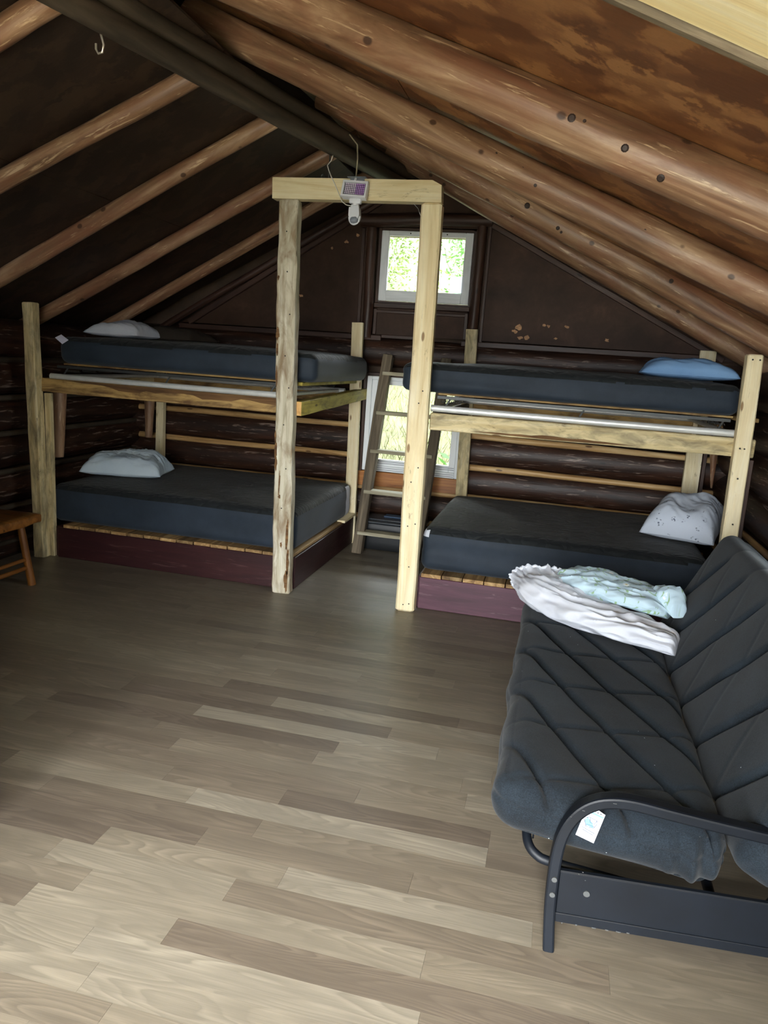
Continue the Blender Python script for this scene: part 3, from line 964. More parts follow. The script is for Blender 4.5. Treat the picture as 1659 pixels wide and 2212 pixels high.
def zr(x, y):
    t = min(1, max(0, (y - 2.6) / 3.6))
    return lerp(1.945, 1.865, t) - lerp(.41, .475, t) * (x - 1.5)


def sheet(name, x0, x1, y0, y1, zf, mat, th=.012):
    mb = MB()
    nx, ny = 6, 3
    vs, gs, fs = [], [], []
    for lay in (0, 1):
        for i in range(nx + 1):
            for j in range(ny + 1):
                x, y = lerp(x0, x1, i / nx), lerp(y0, y1, j / ny)
                vs.append((x, y, zf(x, y) + lay * th))
                gs.append((x * 1.13, y, lay * .1))
    N = (nx + 1) * (ny + 1)
    for i in range(nx):
        for j in range(ny):
            a = i * (ny + 1) + j
            q = (a, a + ny + 1, a + ny + 2, a + 1)
            fs.append(q)
            fs.append(tuple(N + k for k in reversed(q)))
    for i in range(nx):
        for j in (0, ny):
            a, b = i * (ny + 1) + j, (i + 1) * (ny + 1) + j
            fs.append((a, b, N + b, N + a))
    for j in range(ny):
        for i in (0, nx):
            a, b = i * (ny + 1) + j, i * (ny + 1) + j + 1
            fs.append((a, b, N + b, N + a))
    mb.add(vs, fs, gs)
    return obj(name, mb, M[mat], ceiling)


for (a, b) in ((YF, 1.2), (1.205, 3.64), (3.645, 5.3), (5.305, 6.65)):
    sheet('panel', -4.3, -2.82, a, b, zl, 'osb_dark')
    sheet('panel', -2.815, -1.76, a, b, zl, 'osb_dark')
for (a, b) in ((1.63, 3.3), (3.305, 4.5), (4.505, 6.65)):
    sheet('panel', -.895, 1.72, a, b, zr, 'osb')
    sheet('panel', -2.1, -.90, a, b, zr, 'osb')


# new pine lining over the near end of the right slope
def zp(x, y):
    return 2.387 - .43 * x


nb = 9
for i in range(nb):
    ya, yb_ = YF + (1.60 - YF) * i / nb, YF + (1.60 - YF) * (i + 1) / nb
    mb = MB()
    mb.beam((-1.55, (ya + yb_) / 2, zp(-1.55, 0) + .012), (1.7, (ya + yb_) / 2, zp(1.7, 0) + .012), yb_ - ya - .003, .02, (0, 0, 1), .002, 1, 0, i)
    obj('pine_board', mb, M['pine_ceiling'], ceiling)
obj('edge_board', MB().beam((-1.5, 1.615, zp(-1.5, 0) + .02), (1.7, 1.615, zp(1.7, 0) + .02), .024, .06, (0, 0, 1), .002), M['ladder'], ceiling)  # same grey-brown wood as on the ladder, darker than the pine boards
obj('filler_board', MB().add([(-1.5, 1.63, zp(-1.5, 0)), (1.7, 1.63, zp(1.7, 0)), (1.7, 1.63, zp(1.7, 0) + .5), (-1.5, 1.63, zp(-1.5, 0) + .8),
                              (-1.5, 1.64, zp(-1.5, 0)), (1.7, 1.64, zp(1.7, 0)), (1.7, 1.64, zp(1.7, 0) + .5), (-1.5, 1.64, zp(-1.5, 0) + .8)],
                             [(0, 1, 2, 3), (4, 5, 6, 7), (0, 1, 5, 4), (1, 2, 6, 5), (2, 3, 7, 6), (3, 0, 4, 7)]), M['osb'], ceiling)

# ================================================================== ROOF TIMBERS
ordL = ['nearest the camera', 'second from the camera', 'third from the camera', 'fourth from the camera', 'nearest the gable wall']
rafL0 = [((-3.9, 2.581, 1.903), (-1.62, 2.689, 3.084), .05, -1.90), ((-3.9, 3.394, 1.932), (-1.62, 3.538, 3.054), .048, -1.80),
         ((-3.9, 4.35, 1.899), (-1.62, 4.386, 3.085), .05, -1.66), ((-3.9, 5.208, 1.89), (-1.62, 5.243, 3.093), .051, -1.52), ((-3.9, 6.092, 1.866), (-1.62, 6.061, 3.119), .047, -1.36)]
rafL = []
for a, b, r, xe in rafL0:
    A, B = Vector(a), Vector(b)
    f = lambda x: A + (B - A) * ((x - A.x) / (B.x - A.x))
    rafL.append((f(-4.25), f(xe), r))
for i, (a, b, r) in enumerate(rafL):
    o = obj('log_rafter', MB().log(a, b, r * 1.04, r, seed=200 + i, seg=26, wob=.08, bow=.012), M['log'],
            label='thin peeled log rafter on the left roof slope, ' + ordL[i], cat='rafter', group='log rafters of the left slope')
obj('log_rafter', MB().log((-3.75, 6.57, 1.84), (-1.48, 6.57, 3.16), .03, .03, seed=207, seg=20, wob=.1), M['gable_wood'],
    label='slim dark log rafter lying against the left half of the gable wall', cat='rafter', group='log rafters of the left slope')
M['knot'] = plain('dark_wood_knot', srgb(46, 30, 22), .6, nscale=60, namt=.4)
KNOTS = {0: [((-.068, 2.688, 2.492), (-.08, -1, .01), .014), ((.11, 2.675, 2.399), (-.16, -.97, -.19), .013), ((.232, 2.681, 2.312), (-.3, -.76, -.58), .013),
             ((-.226, 2.703, 2.567), (-.04, -1, .12), .009), ((-.026, 2.685, 2.482), (-.05, -1, .08), .006)],
         1: [((-.43, 3.794, 2.664), (0, -1, .12), .016), ((-.297, 3.789, 2.604), (0, -1, .08), .013), ((-.228, 3.792, 2.534), (-.17, -.93, -.33), .012), ((-.034, 3.78, 2.474), (-.07, -1, -.09), .011),
             ((-.968, 3.818, 2.848), (-.19, -.91, -.37), .01), ((.288, 3.769, 2.343), (0, -1, 0), .009), ((.504, 3.771, 2.213), (-.2, -.89, -.41), .009), ((.825, 3.752, 2.106), (-.07, -1, -.08), .016)],
         2: [((-.339, 5.004, 2.686), (0, -1, 0), .018), ((-.137, 5.011, 2.559), (-.14, -.94, -.32), .012), ((.576, 5.011, 2.273), (.09, -1, .18), .016), ((-.114, 5.016, 2.536), (-.2, -.87, -.44), .008)]}
ordR = ['thickest and nearest the camera', 'second from the camera', 'third from the camera', 'lowest in view, along the gable panel']
rafR = [((1.7, 2.62, 1.769), (-2.1, 2.95, 3.327), .086), ((1.7, 3.805, 1.740), (-2.1, 3.93, 3.371), .083),
        ((1.7, 5.1, 1.725), (-1.75, 5.08, 3.352), .085), ((1.7, 6.05, 1.695), (-1.5, 6.05, 3.28), .08)]
for i, (a, b, r) in enumerate(rafR):
    ro = obj('log_rafter', MB().log(a, b, r * 1.05, r * .97, seed=220 + i, seg=30, n=24, wob=.07, bow=.014), M['log'],
        label='peeled log rafter on the right roof slope, ' + ordR[i], cat='rafter', group='log rafters of the right slope')
    for (p, n_, kr) in KNOTS.get(i, []):
        p, n_ = Vector(p), Vector(n_).normalized()
        km = MB()
        km.tube([p - n_ * .03, p + n_ * .002, p + n_ * .005], [kr, kr, kr * .6], 10)
        obj('knot', km, M['knot'], ro)
obj('ridge_pole', MB().log((-2.35, -.1, 2.775), (-1.285, 6.6, 3.037), .05, .05, seed=240, seg=24, wob=.06, bow=.01), M['log_dark'],
    label='dark ridge log under the left rafters with a metal hook', cat='beam')
obj('ridge_pole', MB().log((-2.36, -.1, 2.85), (-1.31, 6.6, 3.153), .052, .05, seed=241, seg=24, wob=.06, bow=.01), M['log_dark'],
    label='dark ridge log above and behind the one that carries the hook', cat='beam')
# hook screwed into the lower ridge log
hk = MB()
hp = Vector((-1.905, 2.86, 2.845))
pts = [hp + Vector((.0, 0, .035)), hp, hp + Vector((.012, 0, -.035)), hp + Vector((.006, 0, -.062)), hp + Vector((-.012, 0, -.066)), hp + Vector((-.022, 0, -.05)), hp + Vector((-.022, 0, -.03))]
hk.tube(pts, .0045, 8)
obj('ceiling_hook', hk, M['bright_metal'], label='small bright metal J hook hanging from the dark ridge log', cat='hook')


# ================================================================== BUNK BEDS
def ridged(q):
    return 1 - abs(mnoise.noise(q)) * 2


def split_soft(mb, names, mats, parent):
    for mi, (nm, mt) in enumerate(zip(names, mats)):
        sub = MB()
        remap = {}
        for f, sm, m in zip(mb.f, mb.sm, mb.mi):
            if m != mi:
                continue
            nf = []
            for i in f:
                if i not in remap:
                    remap[i] = len(sub.v)
                    sub.v.append(mb.v[i])
                    sub.g.append(mb.g[i])
                nf.append(remap[i])
            sub.f.append(tuple(nf))
            sub.sm.append(sm)
            sub.mi.append(0)
        if sub.f:
            obj(nm, sub, mt, parent)


def nails(parent, pts, y, r=.006):
    for (x, z) in pts:
        obj('nail_hole', MB().tube([(x, y + .004, z), (x, y - .0008, z)], r, 7, smooth=False), M['nail'], parent)


# ---- left bunk
bl = thing('bunk_bed', (-2.77, 5.7, 0), 'rough timber bunk bed on the left with a bark-edged tall post and maroon base', 'bunk bed', 'timber bunk beds')
obj('post', MB().beam((-3.775, 4.86, 0), (-3.828, 4.86, 1.91), .085, .085, (0, 1, 0), .006, 14, .006, 1), M['pine_grey'], bl)
obj('post', MB().beam((-3.728, 4.925, 0), (-3.742, 4.925, 1.262), .05, .04, (0, 1, 0), .003, 6, .003, 2), M['pine_grey'], bl)
tp = obj('post', MB().beam((-1.783, 4.835, 0), (-1.846, 4.835, 2.648), .128, .09, (0, 1, 0), .008, 40, .013, 3), M['barky'], bl, label='grey weathered tall post with bark edges')
obj('post', MB().beam((-1.76, 6.5, 0), (-1.803, 6.5, 1.985), .1, .045, (0, 1, 0), .003, 8, .003, 4), M['pine'], bl)
obj('post', MB().beam((-3.715, 6.5, 0), (-3.70, 6.5, 1.75), .075, .06, (0, 1, 0), .003, 8, .003, 5), M['pine'], bl)
rb = random.Random(21)


def bark_patch(parent, cx, cz, w, h, y, seed, mat='bark_brown', th=.005):
    q = random.Random(seed)
    ring = []
    n_ = 14
    for i in range(n_):
        a = 2 * pi * i / n_
        r_ = q.uniform(.6, 1.15)
        ring.append((cx + cos(a) * w / 2 * r_, cz + sin(a) * h / 2 * r_))
    return obj('bark_patch', MB().prism(ring, y - th, y + .004), M[mat], parent)


def tpx(z):
    return -1.783 - .063 * z / 2.648


for (dx, z, w, h) in ((-.052, 1.02, .022, .16), (-.056, 1.12, .014, .10), (-.05, .93, .02, .1), (.045, .44, .026, .30), (.05, .24, .022, .22), (.04, .10, .034, .16), (-.022, .80, .012, .2),
                      (-.052, 1.80, .03, .09), (-.055, 1.52, .016, .14), (-.054, 1.70, .014, .1), (-.02, .70, .022, .03), (.0, .36, .016, .05), (-.055, 2.16, .016, .035)):
    bark_patch(bl, tpx(z) + dx, z, w, h, 4.792, int(z * 1000))
nails(tp and bl, [(-1.80, 1.93), (-1.82, 1.66), (-1.785, 1.45), (-1.81, 1.2), (-1.78, .9), (-1.80, .62), (-1.76, .35), (-1.83, 2.2), (-1.845, 2.45)], 4.79, .005)
obj('rail', MB().beam((-3.88, 4.907, 1.322), (-1.79, 4.907, 1.318), .045, .10, (0, 0, 1), .005, 30, .008, 6), M['rail_bark'], bl)
q = random.Random(4)
top = [(lerp(-3.56, -1.80, i / 24), 1.3685 - .004 * (i == 0)) for i in range(25)]
low = [(lerp(-3.56, -1.80, i / 24), 1.366 - min(1, i / 7) * q.uniform(.018, .052)) for i in range(25)]
obj('bark_strip', MB().prism(top + low[::-1], 4.878, 4.888), M['bark_brown'], bl)
sr = obj('rail', MB().beam((-1.753, 4.885, 1.31), (-1.753, 6.66, 1.365), .065, .098, (0, 0, 1), .004, 12, .004, 7), M['green_rail'], bl, label='yellowish green stained side rail')
obj('rail_end', MB().beam((-1.753, 4.878, 1.31), (-1.753, 4.885, 1.31), .063, .096, (0, 0, 1), .002, 1, 0, 3), wood('orange_end_grain', srgb(190, 140, 76), srgb(214, 168, 102), srgb(226, 186, 126), var=.02, knots=False), sr)
obj('rail', MB().beam((-3.75, 6.455, 1.32), (-1.82, 6.455, 1.34), .04, .1, (0, 0, 1), .004, 10, .003, 8), M['rail_bark'], bl)
obj('rail', MB().beam((-3.765, 4.93, 1.32), (-3.765, 6.46, 1.33), .045, .1, (0, 0, 1), .004, 10, .003, 9), M['pine_grey'], bl)
obj('base_board', MB().beam((-3.67, 4.915, .12), (-1.745, 4.915, .12), .025, .238, (0, 0, 1), .003, 8, .001, 10), M['maroon_red'], bl)
obj('base_board', MB().beam((-1.742, 4.93, .12), (-1.738, 6.5, .125), .024, .238, (0, 0, 1), .003, 8, .001, 11), M['maroon_red'], bl)
obj('base_board', MB().beam((-3.69, 4.93, .12), (-3.69, 6.5, .12), .024, .238, (0, 0, 1), .003, 8, .001, 12), M['maroon_red'], bl)
for i in range(13):
    x = -3.615 + i * .137
    obj('slat', MB().box(x, x + .128, 4.898 + .004 * ((i * 7) % 3), 6.48, .2405, .264, .002, axis='y'), M['slat'], bl)
obj('edge_strip', MB().beam((-1.775, 4.90, .252), (-1.765, 6.46, .256), .06, .024, (0, 0, 1), .003, 8, .002, 13), M['slat'], bl)
obj('edge_block', MB().beam((-1.745, 6.12, .27), (-1.745, 6.46, .275), .075, .022, (0, 0, 1), .003, 3, .002, 14), M['pine'], bl)
# stubs of round log under the back corners
obj('log_stub', MB().log((-3.765, 6.40, 1.27), (-3.775, 6.40, .80), .052, .032, seed=301, seg=8, wob=.05, bow=.003), M['log'], bl)
obj('log_stub', MB().log((-3.93, 5.3, 1.27), (-3.95, 5.3, .72), .06, .045, seed=302, seg=8, wob=.05, bow=.003), M['log'], bl)

# ---- right bunk
br = thing('bunk_bed', (.15, 5.7, 0), 'pine bunk bed on the right with clean tall post, pale rails and purple-brown base', 'bunk bed', 'timber bunk beds')
obj('post', MB().beam((-.878, 4.84, 0), (-.908, 4.84, 2.648), .13, .098, (0, 1, 0), .012, 30, .005, 21), M['pine'], br, label='clean pale pine tall post')
obj('post', MB().beam((1.118, 4.865, 0), (1.083, 4.865, 1.862), .092, .08, (0, 1, 0), .007, 14, .004, 22), M['pine'], br)
obj('post', MB().beam((1.178, 4.91, 0), (1.165, 4.91, 1.24), .03, .05, (0, 1, 0), .003, 6, .003, 23), M['gable_wood'], br)
nails(br, [(1.06, 1.83), (1.10, 1.83), (1.07, 1.31), (1.095, 1.31), (1.085, 1.13), (1.10, .85), (-.87, 1.5), (-.89, 1.42), (-.86, 1.0), (-.90, .9), (-.85, .62), (-.9, .6), (-.87, .32), (-.85, .06), (-.89, .05)], 4.791 + .0, .005)
obj('post', MB().beam((-.745, 6.5, 0), (-.795, 6.5, 1.985), .1, .045, (0, 1, 0), .003, 8, .003, 24), M['pine_grey'], br)
obj('post', MB().beam((1.13, 6.5, 0), (1.10, 6.5, 1.93), .125, .05, (0, 1, 0), .003, 8, .003, 25), M['pine'], br)
obj('post', MB().beam((1.215, 6.53, 0), (1.20, 6.53, 1.3), .03, .05, (0, 1, 0), .003, 6, .002, 26), M['gable_wood'], br)
obj('rail', MB().beam((-.825, 4.912, 1.303), (1.175, 4.912, 1.307), .045, .112, (0, 0, 1), .005, 30, .006, 27), M['pine_grey'], br)
low = [(lerp(-.55, .50, i / 16), 1.262 - sin(pi * i / 16) * .008) for i in range(17)]
top = [(lerp(-.55, .50, i / 16), 1.262 + sin(pi * i / 16) * q.uniform(.006, .016)) for i in range(17)]
obj('bark_strip', MB().prism(top + low[::-1], 4.883, 4.893), M['bark_brown'], br)
obj('rail', MB().beam((-.72, 6.455, 1.325), (1.06, 6.455, 1.33), .04, .16, (0, 0, 1), .004, 12, .004, 28), M['rail_bark'], br)
obj('rail', MB().beam((-.80, 4.94, 1.31), (-.775, 6.43, 1.31), .045, .1, (0, 0, 1), .004, 8, .003, 29), M['ladder'], br)
obj('rail', MB().beam((1.12, 4.94, 1.31), (1.12, 6.46, 1.31), .045, .1, (0, 0, 1), .004, 8, .003, 30), M['pine_grey'], br)
obj('base_board', MB().beam((-.808, 4.915, .115), (1.07, 4.915, .118), .025, .226, (0, 0, 1), .003, 8, .001, 31), M['maroon'], br)
obj('base_board', MB().beam((-.812, 4.93, .115), (-.812, 6.5, .115), .024, .226, (0, 0, 1), .003, 6, .001, 32), M['maroon'], br)
obj('base_board', MB().beam((1.07, 4.93, .115), (1.07, 6.5, .115), .024, .226, (0, 0, 1), .003, 6, .001, 33), M['maroon'], br)
for i in range(13):
    x = -.80 + i * .1455
    obj('slat', MB().box(x, x + .139, 4.899 + .003 * ((i * 5) % 3), 6.48, .2295, .256, .002, axis='y'), M['slat'], br)
obj('log_stub', MB().log((1.235, 6.42, 1.27), (1.27, 6.42, .85), .045, .008, seed=303, seg=8, wob=.05, bow=.003), M['log'], br)

# ---- header across both tall posts
hd = MB()
hd.prism([(-1.952, 2.649), (-.846, 2.649), (-.852, 2.748), (-.91, 2.776), (-1.955, 2.777)], 4.785, 4.87)
obj('header_beam', hd, M['pine'], label='short pine beam bridging the tops of the two tall bunk posts', cat='beam')
ey = MB()
cx_, cz_ = -1.62, 2.777
ey.tube([(cx_ + .012 * cos(a), 4.80, cz_ + .012 + .012 * sin(a)) for a in [i * pi / 6 - pi / 2 for i in range(13)]], .004, 6)
obj('eye_bolt', ey, M['dark_steel'], label='tiny dark eye bolt on top of the pine header beam', cat='bolt')


# ---- spring cot frames lying on the upper rails
def cot(name_label, x0, x1, yf, yb, deckmat, seed):
    t = thing('spring_cot', ((x0 + x1) / 2, (yf + yb) / 2, 1.36), name_label, 'bed frame', 'metal cot frames on the upper bunks')
    for y in (yf, yb):
        obj('side_tube', MB().tube([(x0, y, 1.388), (lerp(x0, x1, .5), y, 1.386), (x1, y, 1.388)], .0225, 14), M['steel'], t)
        obj('angle_iron', MB().box(x0 + .03, x1 - .05, y + .028, y + .05, 1.452, 1.472, .001), M['dark_steel'], t)
    for x in (x0 + .04, x1 - .06):
        obj('end_tube', MB().tube([(x, yf + .02, 1.388), (x, yb - .02, 1.388)], .016, 10), M['steel'], t)
    for x in (x0 + .09, x1 - .12, lerp(x0, x1, .5)):
        for y in (yf, yb):
            obj('strut', MB().beam((x, y + .02, 1.40), (x + .03, y + .035, 1.455), .012, .004, (0, 1, 0), .0008), M['dark_steel'], t)
    sp = MB()
    for y in [lerp(yf + .12, yb - .12, i / 6) for i in range(7)]:
        for (a, b) in ((x0 + .04, x0 + .16), (x1 - .16, x1 - .06)):
            n = 60
            sp.tube([(lerp(a, b, i / n), y + .008 * cos(i * 1.05), 1.43 + .008 * sin(i * 1.05)) for i in range(n + 1)], .0015, 4)
    obj('coil_springs', sp, M['spring'], t, kind='stuff')
    obj('deck_board', MB().box(x0 + .02, x1 - .02, yf + .12, yb - .02, 1.474, 1.487, .002, axis='x'), M['rail_bark'], t)
    obj('deck_board', MB().box(x1 - .01, x1 + .11, yf + .03, yb - .02, 1.462, 1.487, .003, axis='y'), M[deckmat], t)
    return t


cot('silver tube cot frame under the upper left mattress', -3.72, -1.86, 4.93, 6.40, 'green_rail', 1)
cot('silver tube cot frame under the upper right mattress', -.83, 1.08, 4.935, 6.40, 'rail_bark', 2)


# ---- mattresses
def mattress(name_label, x0, x1, y0, y1, z0, z1, r, seed, skew=0., bulge=.015, sidewob=.008, cut=.035, sag=0., corner=None):
    t = thing('mattress', ((x0 + x1) / 2, (y0 + y1) / 2, z0), name_label, 'mattress', 'dark covered bunk mattresses')
    h = ((x1 - x0) / 2, (y1 - y0) / 2, (z1 - z0) / 2)

    def disp(p, n):
        q = p.copy()
        u, v = p.x / h[0], p.y / h[1]
        if p.z > 0:
            q.z += bulge * max(0, (1 - u * u)) ** .5 * max(0, (1 - v * v)) ** .5 + .006 * mnoise.noise(p * 3.1 + Vector((seed, 0, 0)))
        # cloth folds running along the skirt
        fold = mnoise.noise(Vector((p.x * 1.3 + p.y * 1.3 + seed * 3, p.z * 16 + p.x * .8, seed)))
        side = max(0, 1 - abs(n.z) * 1.2)
        q += Vector((n.x, n.y, 0)) * (sidewob * side * fold + .012 * side * mnoise.noise(Vector((p.x * 1.7, p.y * 1.7, seed))))
        if sag and p.z < 0:
            q.z += sag * mnoise.noise(Vector((p.x * 1.5, p.y * 1.5, seed + 9)))
        q.y += skew * p.x
        return q
    mb = MB()
    mb.soft(((x0 + x1) / 2, (y0 + y1) / 2, (z0 + z1) / 2), h, r, (80, 56, 14), disp, None, 0, lambda m: 2 if corner and corner(m, h) else (0 if m.z > h[2] - cut else 1))
    split_soft(mb, ('quilted_top', 'skirt', 'white_sheet_corner'), (M['quilt'], M['skirt'], M['white_cloth']), t)
    return t


mLL = mattress('thick dark mattress on the lower left bunk with a grey pillow', -3.76, -1.755, 4.965, 6.44, .266, .562, .055, 1, bulge=.03, corner=lambda m, h: m.x > h[0] - .03 and m.y > h[1] - .16 and m.z < h[2] - .01)
mRL = mattress('thick dark mattress on the lower right bunk with a sprigged pillow', -.825, 1.06, 4.975, 6.44, .258, .562, .06, 2, bulge=.03, corner=lambda m, h: m.x < -h[0] + .045 and m.y < -h[1] + .05 and h[2] - .06 < m.z < h[2] - .02)
mUL = mattress('dark mattress on the upper left bunk with a white pillow and white tag', -3.69, -1.66, 4.975, 6.40, 1.4885, 1.685, .06, 3, bulge=.03)
mUR = mattress('dark mattress on the upper right bunk with a light blue pillow', -1.065, 1.08, 4.985, 6.40, 1.4885, 1.675, .06, 4, bulge=.03, sidewob=.012)
tg = MB()
tg.add([(-3.70, 4.955, 1.672), (-3.668, 4.985, 1.698), (-3.598, 4.97, 1.662), (-3.632, 4.944, 1.63)], [(0, 1, 2, 3)])
tg.add([(-3.70, 4.957, 1.670), (-3.668, 4.987, 1.696), (-3.598, 4.972, 1.660), (-3.632, 4.946, 1.628)], [(3, 2, 1, 0)])
obj('care_tag', tg, M['white_tag'], mUL)


# ---- pillows
def pillow(c, L, Wd, T, rotz, seed, mat, name_label, roll=0., wr=.012, freq=6., pitch=0., group='bunk pillows', flatf=.25):
    n = 44
    vs, gs, fs = [], [], []
    R = Matrix.Rotation(rotz, 3, 'Z') @ Matrix.Rotation(pitch, 3, 'X') @ Matrix.Rotation(roll, 3, 'Y')
    for side in (1, -1):
        for i in range(n + 1):
            for j in range(n + 1):
                u, v = 2 * i / n - 1, 2 * j / n - 1
                prof = (max(0, 1 - abs(u) ** 3.2) * max(0, 1 - abs(v) ** 3.0)) ** .5
                x = L / 2 * u * (1 - .07 * (1 - v * v) * u * u + .02 * mnoise.noise(Vector((v * 2, seed, u))))
                y = Wd / 2 * v * (1 - .10 * (1 - u * u) * v * v + .02 * mnoise.noise(Vector((u * 2, seed + 4, v))))
                lump = 1 + .28 * mnoise.noise(Vector((u * 1.4 + seed, v * 1.4, 2.2)))
                z = T * prof * lump * (1 if side > 0 else -flatf)
                edge = 1 - prof
                q = Vector((u * freq * .5 + seed, v * freq + u * 2.2, seed * 2.0))
                wz = wr * (ridged(q) - .4) * (prof ** .4) + wr * .25 * (ridged(q * 2.3) - .4) * prof ** .3
                if side > 0:
                    z += wz
                vs.append(Vector((x, y, z)))
                gx_, gy_ = x, y
                if abs(v) > abs(u):
                    gy_ += math.copysign(T - z, v)
                else:
                    gx_ += math.copysign(T - z, u)
                gs.append((gx_ + seed, gy_ + side * .9, 0))
    m = (n + 1) ** 2
    for s in (0, 1):
        for i in range(n):
            for j in range(n):
                a = s * m + i * (n + 1) + j
                q = (a, a + n + 1, a + n + 2, a + 1)
                fs.append(q if s == 0 else tuple(reversed(q)))
    ws = [R @ v for v in vs]
    mz = min(w.z for w in ws)
    ws = [Vector(c) + w - Vector((0, 0, mz)) for w in ws]
    mb = MB()
    mb.add(ws, fs, gs, True)
    return obj('pillow', mb, mat, label=name_label, cat='pillow', group=group)


pillow((-3.46, 5.55, .58), .66, .46, .155, radians(14), 1, M['grey_cloth'], 'rumpled pale grey pillow on the lower left mattress', wr=.018)
pillow((-3.47, 5.52, 1.70), .50, .40, .10, radians(-4), 2, M['white_cloth'], 'small white pillow on the upper left mattress', wr=.010, freq=4)
pillow((-3.16, 5.80, 1.70), .55, .40, .09, radians(-8), 6, M['brown_cloth'], 'dark brown pillow behind the white one on the upper left mattress', wr=.008)
pillow((.82, 5.52, 1.69), .62, .46, .105, radians(-3), 3, M['blue_cloth'], 'light blue pillow on the upper right mattress', wr=.010, freq=4)
pillow((.985, 5.64, .585), .50, .64, .20, radians(-20), 4, M['sprig'], 'white pillow with a small grey sprig print on the lower right mattress', wr=.013, freq=4.5, pitch=radians(9))

# ================================================================== LADDER and the bin behind it
ld = thing('ladder', (-1.33, 6.15, 0), 'weathered wooden ladder leaning between the two bunks in front of the window', 'ladder')


def lpt(x, z):
    return Vector((x + .072 * z / 1.7, 6.14 + .37 * z / 1.7, z))


for x in (-1.585, -1.065):
    obj('side_rail', MB().beam(lpt(x, 0), lpt(x, 1.72), .085, .1, (0, 1, .22), .005, 16, .004, int(-x * 50)), M['ladder'], ld)
for i, z in enumerate((.19, .545, .895, 1.225, 1.565)):
    a, b = lpt(-1.60, z), lpt(-1.05, z)
    a.y -= .012
    b.y -= .012
    a.z = b.z = z
    obj('tread', MB().beam(a, b, .115, .03, (0, 0, 1), .003, 6, .002, 60 + i), M['tread'], ld)
obj('cleat', MB().box(-1.195 + .05, -1.16 + .05, 6.355, 6.375, 1.12, 1.20, .003), M['pine'], ld)

bn = thing('storage_bin', (-1.32, 6.45, 0), 'black plastic storage bin with a grey lid on the floor behind the ladder', 'storage bin')
mb = MB()
mb.soft((-1.34, 6.435, .125), (.27, .135, .125), .03, (10, 8, 6), lambda p, n: Vector((p.x * (1 + p.z * .35), p.y * (1 + p.z * .35), p.z)))
obj('tub', mb, M['black_plastic'], bn)
mb = MB()
mb.soft((-1.34, 6.435, .262), (.305, .165, .014), .012, (8, 6, 3))
obj('lid', mb, M['lid_plastic'], bn)
mb = MB()
mb.soft((-1.34, 6.435, .281), (.24, .115, .008), .006, (8, 6, 3))
obj('lid_panel', mb, M['lid_plastic'], bn)
obj('book', MB().box(-1.43, -1.24, 6.42, 6.52, .290, .302, .002), M['ink_grey'], label='grey paper booklet lying on the lid of the black bin', cat='booklet')

# ================================================================== SOLAR LIGHT on the header
sl = thing('security_light', (-1.385, 4.72, 2.5), 'white security light with a grid of LEDs and a motion sensor on the pine header', 'light')
tilt = Matrix.Rotation(radians(-16), 3, 'X') @ Matrix.Rotation(radians(3), 3, 'Y')
hc = Vector((-1.385, 4.735, 2.697))


def lbox(c, h, r=.004, cells=(4, 4, 4), mat='white_plastic', name='housing'):
    mb = MB()
    mb.soft(hc + tilt @ Vector(c), h, r, cells, None, tilt)
    return obj(name, mb, M[mat], sl)


lbox((0, .012, 0), (.080, .018, .052), .006)
for (c, h) in (((0, -.012, .046), (.082, .012, .007)), ((0, -.012, -.046), (.082, .012, .007)), ((-.075, -.012, 0), (.007, .012, .052)), ((.075, -.012, 0), (.007, .012, .052))):
    lbox(c, h, .003, (3, 3, 3), 'white_plastic', 'bezel')
lbox((0, -.0075, 0), (.067, .002, .039), .001, (2, 2, 2), 'panel_blue', 'reflector')
for col_, lo_, hi_ in (('led', 0, 6), ('led_violet', 6, 11)):
    mb = MB()
    for i in range(lo_, hi_):
        for j in range(6):
            p = Vector((-.058 + i * .0116, -.012, .032 - j * .0118))
            mb.soft(hc + tilt @ p, (.0044, .003, .0044), .002, (2, 2, 2), None, tilt)
    obj('led_array', mb, M[col_], sl)
obj('bracket', MB().box(-1.445, -1.325, 4.745, 4.784, 2.775, 2.781, .002), M['grey_plastic'], sl)
obj('bracket', MB().box(-1.43, -1.34, 4.765, 4.784, 2.74, 2.779, .002), M['grey_plastic'], sl)
obj('lug', MB().tube([(-1.385, 4.72, 2.748), (-1.385, 4.735, 2.765)], .008, 8), M['white_plastic'], sl)
mb = MB()
mb.soft((-1.378, 4.735, 2.632), (.038, .02, .016), .008, (5, 4, 4))
obj('neck', mb, M['white_plastic'], sl)
obj('knuckle', MB().tube([(-1.378, 4.735, 2.62), (-1.378, 4.735, 2.592)], .018, 14), M['white_plastic'], sl)
obj('knuckle', MB().tube([(-1.40, 4.728, 2.598), (-1.352, 4.728, 2.598)], .014, 14), M['white_plastic'], sl)
sn = MB()
out = [(-.032, .045), (.032, .045), (.034, -.005)] + [(.034 * cos(a), -.005 - .036 * sin(a)) for a in [i * pi / 8 for i in range(1, 8)]] + [(-.034, -.005)]
R2 = Matrix.Rotation(radians(-14), 3, 'X') @ Matrix.Rotation(radians(-6), 3, 'Y')
sc_ = Vector((-1.374, 4.715, 2.547))
n = len(out)
vs = [sc_ + R2 @ Vector((x, -.02, z)) for x, z in out] + [sc_ + R2 @ Vector((x * 1.05, .03, z)) for x, z in out]
sn.add(vs, [tuple(range(n)), tuple(reversed(range(n, 2 * n)))] + [(i, n + i, n + (i + 1) % n, (i + 1) % n) for i in range(n)])
obj('sensor', sn, M['white_plastic'], sl)
mb = MB()
mb.soft(sc_ + R2 @ Vector((0, .0, -.034)), (.026, .026, .02), .018, (8, 8, 8), None, R2)
obj('sensor_lens', mb, M['grey_plastic'], sl)
mb = MB()
